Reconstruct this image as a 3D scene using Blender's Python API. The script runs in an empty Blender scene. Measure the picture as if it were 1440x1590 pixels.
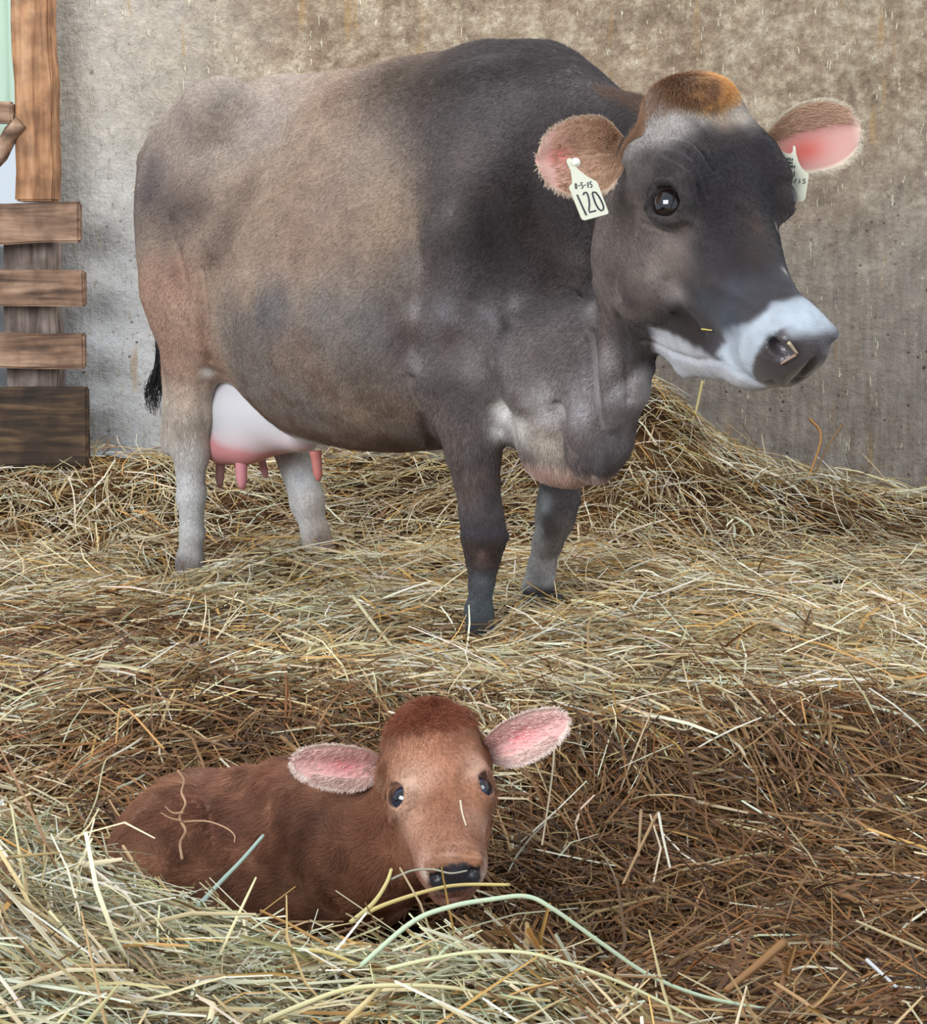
import bpy, bmesh, math, random
import numpy as np
from mathutils import Vector, Matrix

# ------------------------------------------------------------------ camera, world, lights, exposure
SC = bpy.context.scene
COL = SC.collection
FPX, PITCH, CAMZ = 2400.0, math.radians(4.0), 0.85
YC = 400.0 + FPX * math.tan(PITCH)
cd = bpy.data.cameras.new('camera')
cam = bpy.data.objects.new('camera', cd); COL.objects.link(cam)
cd.sensor_fit = 'VERTICAL'; cd.sensor_height = 24.0
cd.lens = 24.0 * FPX / 1590.0
cd.shift_x = 0.0; cd.shift_y = -(795.0 - YC) / 1590.0
cam.location = (0, 0, CAMZ); cam.rotation_euler = (math.radians(90) - PITCH, 0, 0)
SC.camera = cam

w = bpy.data.worlds.new('barn_daylight'); SC.world = w; w.use_nodes = True
w.node_tree.nodes['Background'].inputs[0].default_value = (0.80, 0.90, 1.0, 1)
w.node_tree.nodes['Background'].inputs[1].default_value = 0.55

def area_light(name, loc, target, sx, sy, power, color):
    ld = bpy.data.lights.new(name, 'AREA'); ld.shape = 'RECTANGLE'; ld.size = sx; ld.size_y = sy
    ld.energy = power; ld.color = color
    lo = bpy.data.objects.new(name, ld); COL.objects.link(lo); lo.location = loc
    d = Vector(target) - Vector(loc); lo.rotation_euler = d.to_track_quat('-Z', 'Y').to_euler()
    return lo
area_light('open_barn_side', (-3.2, -1.2, 2.6), (0.0, 3.6, 0.5), 3.4, 2.4, 215, (0.92, 0.96, 1.0))
area_light('skylight_strip', (-0.4, 4.75, 3.2), (-0.3, 4.0, 1.0), 2.4, 0.5, 34, (1.0, 0.98, 0.95))
area_light('open_barn_door', (3.6, 1.0, 2.6), (0.4, 3.6, 0.6), 2.0, 2.0, 55, (0.86, 0.93, 1.0))
sd = bpy.data.lights.new('sun_through_eaves', 'SPOT'); sd.energy = 150; sd.color = (1.0, 0.86, 0.62)
sd.spot_size = math.radians(5.5); sd.spot_blend = 0.6; sd.shadow_soft_size = 0.02
so = bpy.data.objects.new('sun_through_eaves', sd); COL.objects.link(so)
so.location = (2.1, 4.6, 3.1)
so.rotation_euler = (Vector((0.50, 3.02, 1.22)) - so.location).to_track_quat('-Z', 'Y').to_euler()

SC.view_settings.view_transform = 'Standard'; SC.view_settings.look = 'None'
SC.view_settings.gamma = 1.0; SC.view_settings.use_curve_mapping = False
SC.view_settings.exposure = 0.66

# ------------------------------------------------------------------ helpers
FWD = np.array([0, math.cos(PITCH), -math.sin(PITCH)]); UPV = np.array([0, math.sin(PITCH), math.cos(PITCH)])
CAMP = np.array([0, 0, CAMZ])
def ray(px, py):
    return FWD + np.array([1.0, 0, 0]) * ((px - 720) / FPX) - UPV * ((py - YC) / FPX)
def P(px, py, Y):
    d = ray(px, py); return CAMP + d * (Y / d[1])
def project(p):
    q = np.asarray(p, float) - CAMP
    z = q @ FWD
    return np.stack([720 + FPX * q[..., 0] / z, YC - FPX * (q @ UPV) / z], -1)

def unit(v):
    v = np.asarray(v, float); return v / np.linalg.norm(v)

def link(name, me, mat=None, parent=None, smooth=True):
    o = bpy.data.objects.new(name, me); COL.objects.link(o)
    if mat is not None and not me.materials: me.materials.append(mat)
    if parent is not None: o.parent = parent
    if smooth and len(me.polygons): me.polygons.foreach_set('use_smooth', np.ones(len(me.polygons), bool))
    return o
def mesh_np(name, v, f, cols=None):
    """v (n,3), f (m,k) with k 3 or 4 -> mesh; cols (n,3) linear colours on points"""
    me = bpy.data.meshes.new(name)
    v = np.ascontiguousarray(v, np.float32); f = np.ascontiguousarray(f, np.int32)
    me.vertices.add(len(v)); me.vertices.foreach_set('co', v.ravel())
    m, k = f.shape
    me.loops.add(m * k); me.loops.foreach_set('vertex_index', f.ravel())
    me.polygons.add(m); me.polygons.foreach_set('loop_start', np.arange(0, m * k, k, dtype=np.int32))
    me.update(calc_edges=True)
    if cols is not None: set_cols(me, cols)
    return me
def set_cols(me, cols, name='Col'):
    c = np.ones((len(me.vertices), 4), np.float32); c[:, :3] = cols
    a = me.color_attributes.new(name, 'FLOAT_COLOR', 'POINT'); a.data.foreach_set('color', c.ravel())
def tag(o, label=None, cat=None, group=None, kind=None):
    if label: o['label'] = label
    if cat: o['category'] = cat
    if group: o['group'] = group
    if kind: o['kind'] = kind
    return o
def empty(name, loc):
    o = bpy.data.objects.new(name, None); COL.objects.link(o); o.location = loc; o.empty_display_size = .1
    return o
def smooth01(x, a, b):
    t = np.clip((x - a) / (b - a), 0, 1); return t * t * (3 - 2 * t)
def interp_s(x, xs, ys):
    """smooth (Catmull-like) interpolation through stations"""
    xs = np.asarray(xs, float); ys = np.asarray(ys, float)
    m = np.gradient(ys, xs)
    i = np.clip(np.searchsorted(xs, x) - 1, 0, len(xs) - 2)
    h = xs[i + 1] - xs[i]; t = np.clip((x - xs[i]) / h, 0, 1)
    return ((2*t**3 - 3*t**2 + 1) * ys[i] + (t**3 - 2*t**2 + t) * h * m[i] + (-2*t**3 + 3*t**2) * ys[i + 1] + (t**3 - t**2) * h * m[i + 1])
def vnoise(p, scale, seed=0):
    """value noise in [-1,1] at points p (n,3)"""
    q = np.asarray(p, np.float32) * scale + seed * 17.31
    i = np.floor(q).astype(np.int64); f = q - i; f = f * f * (3 - 2 * f)
    def h(a, b, c):
        n = (a * 374761393 + b * 668265263 + c * 2147483647 + seed * 9176) & 0xffffffff
        n = ((n ^ (n >> 13)) * 1274126177) & 0xffffffff
        n = n ^ (n >> 16)
        return (n & 0xffff) / 32767.5 - 1.0
    r = 0
    for dx in (0, 1):
        for dy in (0, 1):
            for dz in (0, 1):
                wgt = (f[:, 0] if dx else 1 - f[:, 0]) * (f[:, 1] if dy else 1 - f[:, 1]) * (f[:, 2] if dz else 1 - f[:, 2])
                r = r + wgt * h(i[:, 0] + dx, i[:, 1] + dy, i[:, 2] + dz)
    return r
def fnoise(p, scale, seed=0, octv=3):
    r, a = 0, 1.0
    for k in range(octv):
        r = r + a * vnoise(p, scale * 2**k, seed + k * 7); a *= .5
    return r

# ------------------------------------------------------------------ implicit modelling (smooth blends meshed in one surface)
class Field:
    def __init__(s, xs, ys, zs):
        s.ax = [np.asarray(a, np.float32) for a in (xs, ys, zs)]
        s.D = np.full([len(a) for a in s.ax], 0.12, np.float32)
    def _sub(s, lo, hi):
        sl = []
        for a, l, h in zip(s.ax, lo, hi):
            i0 = int(np.searchsorted(a, l)); i1 = int(np.searchsorted(a, h))
            if i1 - i0 < 1: return None
            sl.append(slice(i0, i1))
        sl = tuple(sl)
        g = np.meshgrid(*[a[q] for a, q in zip(s.ax, sl)], indexing='ij')
        return sl, np.stack(g, -1)
    def add(s, fn, lo, hi, k=.02, sub=False):
        pad = k + .03
        r = s._sub(np.asarray(lo) - pad, np.asarray(hi) + pad)
        if r is None: return
        sl, pts = r
        d = fn(pts).astype(np.float32)
        D = s.D[sl]
        if sub:
            d = -d
            h = np.maximum(k - np.abs(D - d), 0) / k
            s.D[sl] = np.maximum(D, d) + h * h * k * .25
        else:
            h = np.maximum(k - np.abs(D - d), 0) / k
            s.D[sl] = np.minimum(D, d) - h * h * k * .25
    def ell(s, c, r, R=None, k=.02, sub=False):
        """ellipsoid, R rows = its axes"""
        c = np.asarray(c, float); r = np.asarray(r, float) * np.ones(3)
        R = np.eye(3) if R is None else np.asarray(R, float)
        ext = np.sqrt(((R * r[:, None])**2).sum(0))
        def fn(p):
            q = (p - c) @ R.T
            a = q / r; rho = np.sqrt((a * a).sum(-1)) + 1e-6
            g = np.sqrt(((a / r)**2).sum(-1)) + 1e-6
            return (rho - 1) * rho / g
        s.add(fn, c - ext, c + ext, k, sub)
    def seg(s, a, b, ra, rb, L=(0, 1, 0), k=.02, sub=False):
        """tapered limb: ra, rb = (lateral radius, up radius); L = lateral direction"""
        a = np.asarray(a, float); b = np.asarray(b, float)
        ra = np.asarray(ra, float) * np.ones(2); rb = np.asarray(rb, float) * np.ones(2)
        ab = b - a; n = np.linalg.norm(ab); d = ab / n
        Lv = np.asarray(L, float); Lv = unit(Lv - d * (Lv @ d)); U = np.cross(d, Lv)
        def fn(p):
            q = p - a
            t = np.clip(q @ d / n, 0, 1)
            q = q - t[..., None] * ab
            rl = ra[0] + (rb[0] - ra[0]) * t; ru = ra[1] + (rb[1] - ra[1]) * t; rr = np.minimum(rl, ru)
            x, y, z = q @ Lv / rl, q @ U / ru, q @ d / rr
            rho = np.sqrt(x*x + y*y + z*z) + 1e-6
            g = np.sqrt((x/rl)**2 + (y/ru)**2 + (z/rr)**2) + 1e-6
            return (rho - 1) * rho / g
        m = max(ra.max(), rb.max())
        s.add(fn, np.minimum(a, b) - m, np.maximum(a, b) + m, k, sub)
    def chain(s, pts, rad, L=(0, 1, 0), k=.02, kin=.01):
        for i in range(len(pts) - 1):
            s.seg(pts[i], pts[i + 1], rad[i], rad[i + 1], L, k if i == 0 else max(kin, .01))
    def loft(s, org, R, st, k=.02, n=(2.0, 2.0)):
        """st rows: x, top, bottom, half width, height of widest; R rows = x, lateral, up axes"""
        st = np.asarray(st, float); org = np.asarray(org, float); R = np.asarray(R, float)
        x0, x1 = st[0, 0], st[-1, 0]
        def fn(p):
            q = (p - org) @ R.T
            x = q[..., 0]; xc = np.clip(x, x0, x1)
            xs = st[:, 0]
            tp, bt, hw, zc = [interp_s(xc, xs, st[:, j]) for j in (1, 2, 3, 4)]
            up = q[..., 2] - zc
            hz = np.where(up > 0, tp - zc, zc - bt); nn = np.where(up > 0, n[0], n[1])
            a = np.abs(up / hz) + 1e-5; b = np.abs(q[..., 1] / hw) + 1e-5; e = (x - xc) / .03
            f = a**nn + b**nn; rho = f**(1 / nn)
            g = rho**(1 - nn) * np.sqrt((a**(nn - 1) / hz)**2 + (b**(nn - 1) / hw)**2) + 1e-6
            dd = (rho - 1) / g
            return np.clip(np.where(np.abs(e) > 0, np.sqrt(np.maximum(dd, 0)**2 + (x - xc)**2) + np.minimum(dd, 0) * 0, dd), -.1, .3)
        c = []
        for row in st:
            for l in (-row[3], row[3]):
                for z in (row[1], row[2]): c.append(org + np.array([row[0], l, z]) @ R)
        c = np.array(c)
        s.add(fn, c.min(0), c.max(0), k)
    def mesh(s):
        D = s.D; nx, ny, nz = D.shape
        ins = D < 0
        c = np.zeros((nx-1, ny-1, nz-1), np.uint8)
        for i in (0, 1):
            for j in (0, 1):
                for k_ in (0, 1): c += ins[i:nx-1+i, j:ny-1+j, k_:nz-1+k_]
        act = (c > 0) & (c < 8)
        I = np.argwhere(act)
        idx = np.full(act.shape, -1, np.int64); idx[act] = np.arange(len(I))
        acc = np.zeros((len(I), 3)); cnt = np.zeros(len(I))
        ax = s.ax
        corners = [(i, j, k_) for i in (0, 1) for j in (0, 1) for k_ in (0, 1)]
        def P3(off): return np.stack([ax[a][I[:, a] + off[a]] for a in range(3)], -1)
        for a in corners:
            for d in range(3):
                if a[d]: continue
                b = list(a); b[d] = 1; b = tuple(b)
                da = D[I[:, 0]+a[0], I[:, 1]+a[1], I[:, 2]+a[2]]; db = D[I[:, 0]+b[0], I[:, 1]+b[1], I[:, 2]+b[2]]
                m = (da < 0) != (db < 0)
                t = np.where(m, da / np.where(m, da - db, 1), 0)
                p = P3(a) + (P3(b) - P3(a)) * t[:, None]
                acc[m] += p[m]; cnt[m] += 1
        V = acc / cnt[:, None]
        quads = []
        for d in range(3):
            u, v = [(1, 2), (2, 0), (0, 1)][d]
            A = ins; sl0 = [slice(None)]*3; sl1 = [slice(None)]*3
            sl0[d] = slice(0, -1); sl1[d] = slice(1, None)
            X = A[tuple(sl0)] != A[tuple(sl1)]
            E = np.argwhere(X)
            E = E[(E[:, u] > 0) & (E[:, v] > 0) & (E[:, u] < D.shape[u]-1) & (E[:, v] < D.shape[v]-1)]
            def cid(du, dv):
                q = E.copy(); q[:, u] -= du; q[:, v] -= dv
                return idx[q[:, 0], q[:, 1], q[:, 2]]
            Q = np.stack([cid(1, 1), cid(0, 1), cid(0, 0), cid(1, 0)], -1)
            inside0 = A[E[:, 0], E[:, 1], E[:, 2]]
            Q[~inside0] = Q[~inside0][:, ::-1]
            quads.append(Q)
        return V, np.concatenate(quads)

def biggest_piece(V, F):
    """drop stray islands"""
    lab = np.arange(len(V))
    for _ in range(400):
        m = lab[F].min(1); new = lab.copy()
        for k_ in range(F.shape[1]): np.minimum.at(new, F[:, k_], m)
        new = new[new]
        if (new == lab).all(): break
        lab = new
    r, c = np.unique(lab, return_counts=True)
    keep = lab == r[c.argmax()]
    nid = np.cumsum(keep) - 1
    F = F[keep[F].all(1)]
    return V[keep], nid[F]
def relax(V, F, it=2, lam=.5):
    n = len(V)
    a = np.concatenate([F[:, i] for i in range(F.shape[1])] ); b = np.concatenate([F[:, (i+1) % F.shape[1]] for i in range(F.shape[1])])
    deg = np.bincount(a, minlength=n) + np.bincount(b, minlength=n) + 1e-9
    for k in range(it * 2):
        l = lam if k % 2 == 0 else -lam * 1.04
        S = np.stack([np.bincount(a, V[b, j], n) + np.bincount(b, V[a, j], n) for j in range(3)], -1) / deg[:, None]
        V = V + l * (S - V)
    return V
def normals(V, F):
    fn = np.cross(V[F[:, 2]] - V[F[:, 0]], V[F[:, 3 if F.shape[1] > 3 else 1]] - V[F[:, 1 if F.shape[1] > 3 else 0]])
    N = np.zeros_like(V)
    for k_ in range(F.shape[1]):
        for j in range(3): N[:, j] += np.bincount(F[:, k_], fn[:, j], len(V))
    return N / (np.linalg.norm(N, axis=1, keepdims=True) + 1e-12), fn

class Surf:
    """paint and sculpt on a finished surface through points lying on it"""
    def __init__(s, W, N):
        s.W = W; s.N = N; s.px = project(W); s.dep = (W - CAMP) @ FWD
        s.front = ((CAMP - W) * N).sum(1) > 0
    def pt(s, x, y):
        d = np.abs(s.px - (x, y)).max(1) + np.where(s.front, 0, 50)
        for r in (5, 9, 16, 30, 60, 120):
            m = np.nonzero(d < r)[0]
            if len(m): break
        else: m = np.array([d.argmin()])
        i = m[s.dep[m].argmin()]
        near = m[s.dep[m] < s.dep[i] + .03]
        j = near[d[near].argmin()]
        return s.W[j]
    def dist(s, pts):
        q = [s.pt(*p) for p in pts]
        if len(q) == 1: return np.linalg.norm(s.W - q[0], axis=1)
        D = np.full(len(s.W), 9.0)
        for a, b in zip(q, q[1:]):
            ab = b - a; t = np.clip((s.W - a) @ ab / (ab @ ab + 1e-9), 0, 1)
            D = np.minimum(D, np.linalg.norm(s.W - a - t[:, None] * ab, axis=1))
        return D
    def bump(s, pts, r, amp): return s.N * (amp * np.exp(-(s.dist(pts) / r)**2))[:, None]
    def dab(s, c, pts, r, col, st=.8):
        if not isinstance(pts, list): pts = [pts]
        w_ = (st * np.exp(-(s.dist(pts) / r)**2))[:, None]
        return c * (1 - w_) + np.asarray(col) * w_

def fur(name, V, F, C, n, length, width, flow, mat, parent, base, seed=1, lift=.35, dens=None, keep=None, jitter=.25, droop=0.0, npt=3, wvar=.25):
    """short coat hair rooted on a quad surface; flow(roots) gives the lie of the hair"""
    rs = np.random.RandomState(seed)
    N, fn = normals(V, F)
    area = np.linalg.norm(fn, axis=1) * .5
    if keep is not None: area = area * keep[F].mean(1)
    if dens is not None: area = area * dens[F].mean(1)
    cum = np.cumsum(area); fi = np.searchsorted(cum, rs.rand(n) * cum[-1]); fi = np.clip(fi, 0, len(F)-1)
    a, b = rs.rand(n), rs.rand(n)
    q = F[fi]; wts = np.stack([(1-a)*(1-b), a*(1-b), a*b, (1-a)*b], -1)
    def bl(x): return (x[q] * (wts[..., None] if x.ndim == 2 else wts)).sum(1)
    R = bl(V); Nn = bl(N); Nn /= np.linalg.norm(Nn, axis=1, keepdims=True) + 1e-9; Cc = bl(C)
    L = length(R) if callable(length) else np.full(n, length)
    L = L * rs.uniform(.6, 1.25, n)
    d = flow(R, Nn); d = d + rs.normal(0, jitter, (n, 3)); d = d - Nn * (d * Nn).sum(1, keepdims=True)
    d /= np.linalg.norm(d, axis=1, keepdims=True) + 1e-9
    lf = (lift(R) if callable(lift) else np.full(n, lift))[:, None]
    d0 = d + Nn * lf * 1.6; d1 = d + Nn * lf * .5
    d0 /= np.linalg.norm(d0, axis=1, keepdims=True); d1 /= np.linalg.norm(d1, axis=1, keepdims=True)
    pts = np.empty((n, npt, 3), np.float32); p = R - Nn * .001; pts[:, 0] = p
    for k in range(1, npt):
        t = (k - .5) / (npt - 1); dd = d0 * (1 - t) + d1 * t; dd[:, 2] -= droop * t
        p = p + dd * (L / (npt - 1))[:, None]; pts[:, k] = p
    hc = bpy.data.hair_curves.new(name); hc.add_curves([npt] * n)
    hc.attributes['position'].data.foreach_set('vector', (pts.reshape(-1, 3) - base).astype(np.float32).ravel())
    wd = width(R) if callable(width) else np.full(n, width)
    rad = (wd[:, None] * .5 * np.linspace(1, .25, npt)[None]).astype(np.float32).ravel()
    ra = hc.attributes.get('radius') or hc.attributes.new('radius', 'FLOAT', 'POINT'); ra.data.foreach_set('value', rad)
    Cc = Cc * rs.uniform(1 - wvar, 1 + wvar, (n, 1))
    ca = hc.attributes.new('Col', 'FLOAT_COLOR', 'CURVE'); cc = np.ones((n, 4), np.float32); cc[:, :3] = np.clip(Cc, 0, 1); ca.data.foreach_set('color', cc.ravel())
    hc.materials.append(mat)
    o = bpy.data.objects.new(name, hc); COL.objects.link(o); o.parent = parent; o['kind'] = 'stuff'
    return o
# ================================================================== the cow
PSI = math.radians(42)
CO = np.array([0.14, 3.55, 0.0])                      # ground point under the withers
CF = np.array([math.cos(PSI), -math.sin(PSI), 0]); CR = np.array([-math.sin(PSI), -math.cos(PSI), 0]); CZ = np.array([0, 0, 1.0])
def to_world(p): p = np.asarray(p); return CO + p[..., 0:1] * CF + p[..., 1:2] * CR + p[..., 2:3] * CZ
def to_local(w_): q = np.asarray(w_) - CO; return np.stack([q @ CF, q @ CR, q @ CZ], -1)
def LP(px, py, l):
    """where the sight line of a picture point meets the plane at lateral offset l of the cow"""
    d = ray(px, py); t = (l - (CAMP - CO) @ CR) / (d @ CR)
    q = to_local(CAMP + d * t); return q
ROWS3 = np.eye(3)

xs = np.concatenate([np.arange(-1.42, .30, .0105), np.arange(.30, .99, .0052)])
ys = np.concatenate([np.arange(-.42, -.06, .0105), np.arange(-.06, .62, .0056)])
zs = np.concatenate([np.arange(-.12, .55, .009), np.arange(.55, 1.44, .0056)])
fd = Field(xs, ys, zs)

# trunk: x, top, bottom, half width, height of widest
TR = [(-1.27, 1.10, .98, .05, 1.04),
      (-1.22, 1.155, .84, .11, 1.02),
      (-1.12, 1.235, .66, .185, 1.0),
      (-1.00, 1.295, .53, .215, .95),
      (-.88, 1.328, .455, .235, .88),
      (-.72, 1.322, .382, .275, .80),
      (-.55, 1.322, .370, .315, .76),
      (-.36, 1.335, .376, .335, .76),
      (-.20, 1.335, .402, .32, .78),
      (-.05, 1.325, .42, .265, .82),
      (.08, 1.295, .46, .225, .84),
      (.20, 1.25, .50, .19, .84),
      (.30, 1.15, .58, .13, .84),
      (.36, 1.05, .68, .06, .84)]
fd.loft((0, 0, 0), ROWS3, TR, k=.02, n=(1.75, 2.15))
# withers, hips, pins, thighs
fd.seg((-.12, 0, 1.275), (.06, 0, 1.26), (.055, .05), (.05, .05), k=.09)
for sg in (1, -1):
    fd.ell((-.88, .195*sg, 1.222), (.08, .055, .036), k=.12)                   # hook bone
    fd.seg((-.86, .19*sg, 1.24), (-1.2, .12*sg, 1.10), (.06, .06), (.05, .06), k=.10)
    fd.ell((-1.205, .10*sg, 1.11), (.05, .05, .06), k=.06)                     # pin bone
    fd.ell((-.71, .285*sg, 1.17), (.10, .065, .075), k=.10, sub=True)           # hollow in front of the hip
    fd.ell((-1.03, .17*sg, .93), (.165, .105, .27), k=.10)                     # thigh
    # shoulder blade, upper arm
    fd.seg((-.07, .15*sg, 1.21), (.06, .215*sg, .92), (.05, .12), (.07, .13), k=.10)
    fd.seg((.06, .215*sg, .92), (.16, .19*sg, .80), (.06, .10), (.065, .09), k=.08)
    fd.seg((.15, .19*sg, .80), (-.02, .185*sg, .66), (.065, .10), (.06, .10), k=.07)
# near front leg (her right), far front leg
def leg(points, rad, k0=.06):
    for i in range(len(points) - 1):
        fd.seg(points[i], points[i+1], rad[i], rad[i+1], k=k0 if i == 0 else .022)
NF = [LP(718, 590, .18), LP(734, 700, .17), LP(748, 800, .155), LP(752, 835, .15), LP(751, 868, .15), LP(748, 905, .15), LP(744, 950, .15), LP(746, 985, .15), LP(750, 1010, .15)]
leg(NF, [(.080, .125), (.048, .062), (.043, .045), (.045, .046), (.034, .032), (.022, .026), (.027, .030), (.026, .029), (.03, .036)])
FFL = -.13
FF = [LP(880, 640, FFL), LP(876, 710, FFL), LP(868, 775, FFL), LP(862, 805, FFL), LP(852, 840, FFL), LP(842, 880, FFL), LP(836, 912, FFL), LP(838, 935, FFL)]
leg(FF, [(.075, .095), (.048, .056), (.043, .046), (.042, .043), (.032, .031), (.027, .031), (.032, .037), (.034, .042)])
# hind legs
NH = [LP(300, 470, .17), LP(296, 560, .16), LP(297, 640, .15), LP(296, 700, .14), LP(297, 770, .14), LP(298, 830, .14), LP(296, 872, .14), LP(293, 905, .14)]
leg(NH, [(.10, .135), (.067, .080), (.050, .056), (.043, .049), (.033, .038), (.027, .030), (.031, .038), (.032, .046)], .09)
fd.seg(LP(272, 640, .14), LP(268, 690, .14), (.02, .02), (.026, .026), k=.035)   # hock point
fd.seg(LP(262, 560, .14), LP(268, 690, .14), (.022, .02), (.02, .02), k=.03)     # tendon
FH = [LP(400, 560, -.15), LP(440, 660, -.14), LP(464, 720, -.14), LP(478, 780, -.14), LP(490, 830, -.14), LP(497, 865, -.14), LP(500, 885, -.14)]
leg(FH, [(.085, .12), (.06, .07), (.05, .052), (.042, .045), (.034, .036), (.038, .045), (.036, .05)], .07)
# flank fold between belly and thigh
fd.seg((-.86, .22, .88), (-.92, .19, .64), (.035, .07), (.03, .05), k=.08)
fd.seg((-.86, -.22, .88), (-.92, -.19, .64), (.035, .07), (.03, .05), k=.08)

# neck: swept ellipses from the trunk to the back of the head
HD = dict(P0=P(1074, 166, 2.90), phi=math.radians(33), pitch=math.radians(45), roll=math.radians(6), S=np.array([.92, 1.13, 1.17]))
hdir = np.array([math.sin(HD['phi']), -math.cos(HD['phi']), 0])
u_ = math.cos(HD['pitch']) * hdir - math.sin(HD['pitch']) * CZ
w_ = math.sin(HD['pitch']) * hdir + math.cos(HD['pitch']) * CZ
v_ = np.array([hdir[1], -hdir[0], 0])
cr, sr = math.cos(HD['roll']), math.sin(HD['roll'])
v_, w_ = cr * v_ - sr * w_, cr * w_ + sr * v_
HWR = np.stack([u_, v_, w_])                                                  # rows: forward, her right, forehead normal (world)
HLR = np.stack([[r @ CF, r @ CR, r @ CZ] for r in HWR])                        # the same in cow axes
HLO = to_local(HD['P0'])
def HW(u, v, w): return HD['P0'] + (np.array([u, v, w]) * HD['S']) @ HWR
def HL(u, v, w): return HLO + (np.array([u, v, w]) * HD['S']) @ HLR

nk0 = np.array([.08, .0, .96]); nk3 = HL(.06, 0, -.15)
NK = [nk0, nk0 * .62 + nk3 * .38 + np.array([.0, -.03, .0]), nk0 * .28 + nk3 * .72 + np.array([.02, -.02, .0]), nk3]
LN = unit(np.cross([0, 0, 1.0], nk3 - nk0))
fd.chain(NK, [(.19, .33), (.135, .235), (.105, .185), (.085, .15)], L=LN, k=.07, kin=.03)
# crest line, throat and dewlap
fd.seg((.02, 0, 1.235), HL(-.02, 0, -.10), (.06, .07), (.05, .055), L=LN, k=.06)
def TL(px, py, Y): return to_local(P(px, py, Y))
D0 = [HL(.10, 0, -.27), TL(968, 600, 3.05), TL(945, 670, 3.10), TL(925, 712, 3.14)]
fd.chain(D0, [(.06, .07), (.045, .055), (.035, .05), (.026, .045)], L=LN, k=.06, kin=.03)
fd.seg(TL(905, 520, 3.16), TL(928, 700, 3.14), (.07, .10), (.028, .055), L=LN, k=.07)
fd.seg(TL(850, 560, 3.25), TL(860, 700, 3.28), (.12, .13), (.06, .07), L=LN, k=.08)
fd.seg(TL(800, 640, 3.45), TL(890, 725, 3.22), (.06, .05), (.035, .035), L=LN, k=.06)   # brisket

fd.ell(TL(918, 684, 3.10), (.048, .052, .080), k=.035)
fd.ell(TL(936, 640, 3.08), (.040, .045, .09), k=.04)
# head
HS = [(-.045, -.03, -.17, .045, -.10),
      (-.01, .005, -.25, .080, -.09),
      (.06, .018, -.295, .105, -.075),
      (.14, .010, -.312, .112, -.065),
      (.21, -.006, -.325, .106, -.072),
      (.28, -.030, -.328, .084, -.095),
      (.36, -.046, -.312, .062, -.115),
      (.44, -.052, -.268, .052, -.125),
      (.51, -.056, -.205, .052, -.125),
      (.55, -.072, -.18, .046, -.125),
      (.575, -.09, -.16, .03, -.125)]
fd.loft(HLO, HLR, [(r[0]*HD['S'][0], r[1]*HD['S'][2], r[2]*HD['S'][2], r[3]*HD['S'][1], r[4]*HD['S'][2]) for r in HS], k=.05, n=(2.3, 2.0))
def hel(c, r, k=.02, sub=False, R=None):
    fd.ell(HL(*c), np.array(r) * HD['S'], (HLR if R is None else np.asarray(R) @ HLR), k, sub)
def hseg(a, b, ra, rb, k=.02, sub=False): fd.seg(HL(*a), HL(*b), ra, rb, L=HLR[1], k=k, sub=sub)
hel((.0, 0, .005), (.055, .078, .045), .05)                    # poll
for sg in (1, -1):
    hel((.19, .086*sg, -.055), (.060, .033, .045), .035)      # orbit
    hseg((.11, .078*sg, -.018), (.20, .097*sg, -.016), (.02, .018), (.02, .018), .045)   # brow
    hseg((.0, .05*sg, .0), (.13, .075*sg, -.012), (.03, .03), (.03, .03), .05)
    hel((.19, .075*sg, -.19), (.105, .045, .09), .05)          # cheek muscle
    hseg((.27, .062*sg, -.11), (.42, .042*sg, -.125), (.022, .03), (.02, .03), .04)        # facial crest
    hel((.10, .10*sg, -.10), (.045, .035, .05), .04)          # ear base
    hel((.075, .118*sg, -.045), (.03, .025, .03), .03)
    hel((.28, .095*sg, -.02), (.06, .025, .025), .05, True)      # dish under the eye to the nose
hel((.51, 0, -.118), (.058, .068, .066), .035)                # muzzle
hel((.54, 0, -.098), (.040, .060, .044), .03)
hel((.475, 0, -.20), (.055, .046, .032), .03)                # lower lip
hseg((.22, 0, -.305), (.33, 0, -.30), (.04, .035), (.035, .035), .05)
hel((.13, .03, -.24), (.11, .08, .09), .09)
hseg((.32, 0, -.27), (.46, 0, -.21), (.035, .035), (.04, .03), .04)
for sg in (1, -1):
    hseg((.40, .070*sg, -.178), (.49, .066*sg, -.182), (.012, .006), (.014, .006), .012, True)   # mouth slit
    hseg((.49, .066*sg, -.182), (.55, .03*sg, -.180), (.014, .006), (.014, .006), .012, True)
    hel((.556, .049*sg, -.084), (.024, .015, .013), .012, True)                      # nostril
    hel((.550, .040*sg, -.066), (.014, .014, .008), .016)
    e = (.205, .110*sg, -.053); g = unit([.12, .86*sg, .50]); gr = np.stack([unit(np.cross(np.cross(g, [1, 0, 0]), g)), g, unit(np.cross(g, [1, 0, 0]))])
    hel(np.array(e) + (0 if sg > 0 else g*-.008), (.044, .036, .039), .018, R=gr)
    hel(np.array(e) + g*.028, (.0330, .028, .0265), .006, True, R=gr)
hel((.583, 0, -.115), (.008, .005, .03), .012, True)
cV, cF = fd.mesh()
cV, cF = biggest_piece(cV, cF)
cV = relax(cV, cF, 3)
cW = to_world(cV)
cF = cF[:, ::-1]                                       # the cow axes are left-handed
cN, _ = normals(cW, cF)
sf = Surf(cW, cN); dsp = 0
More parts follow.
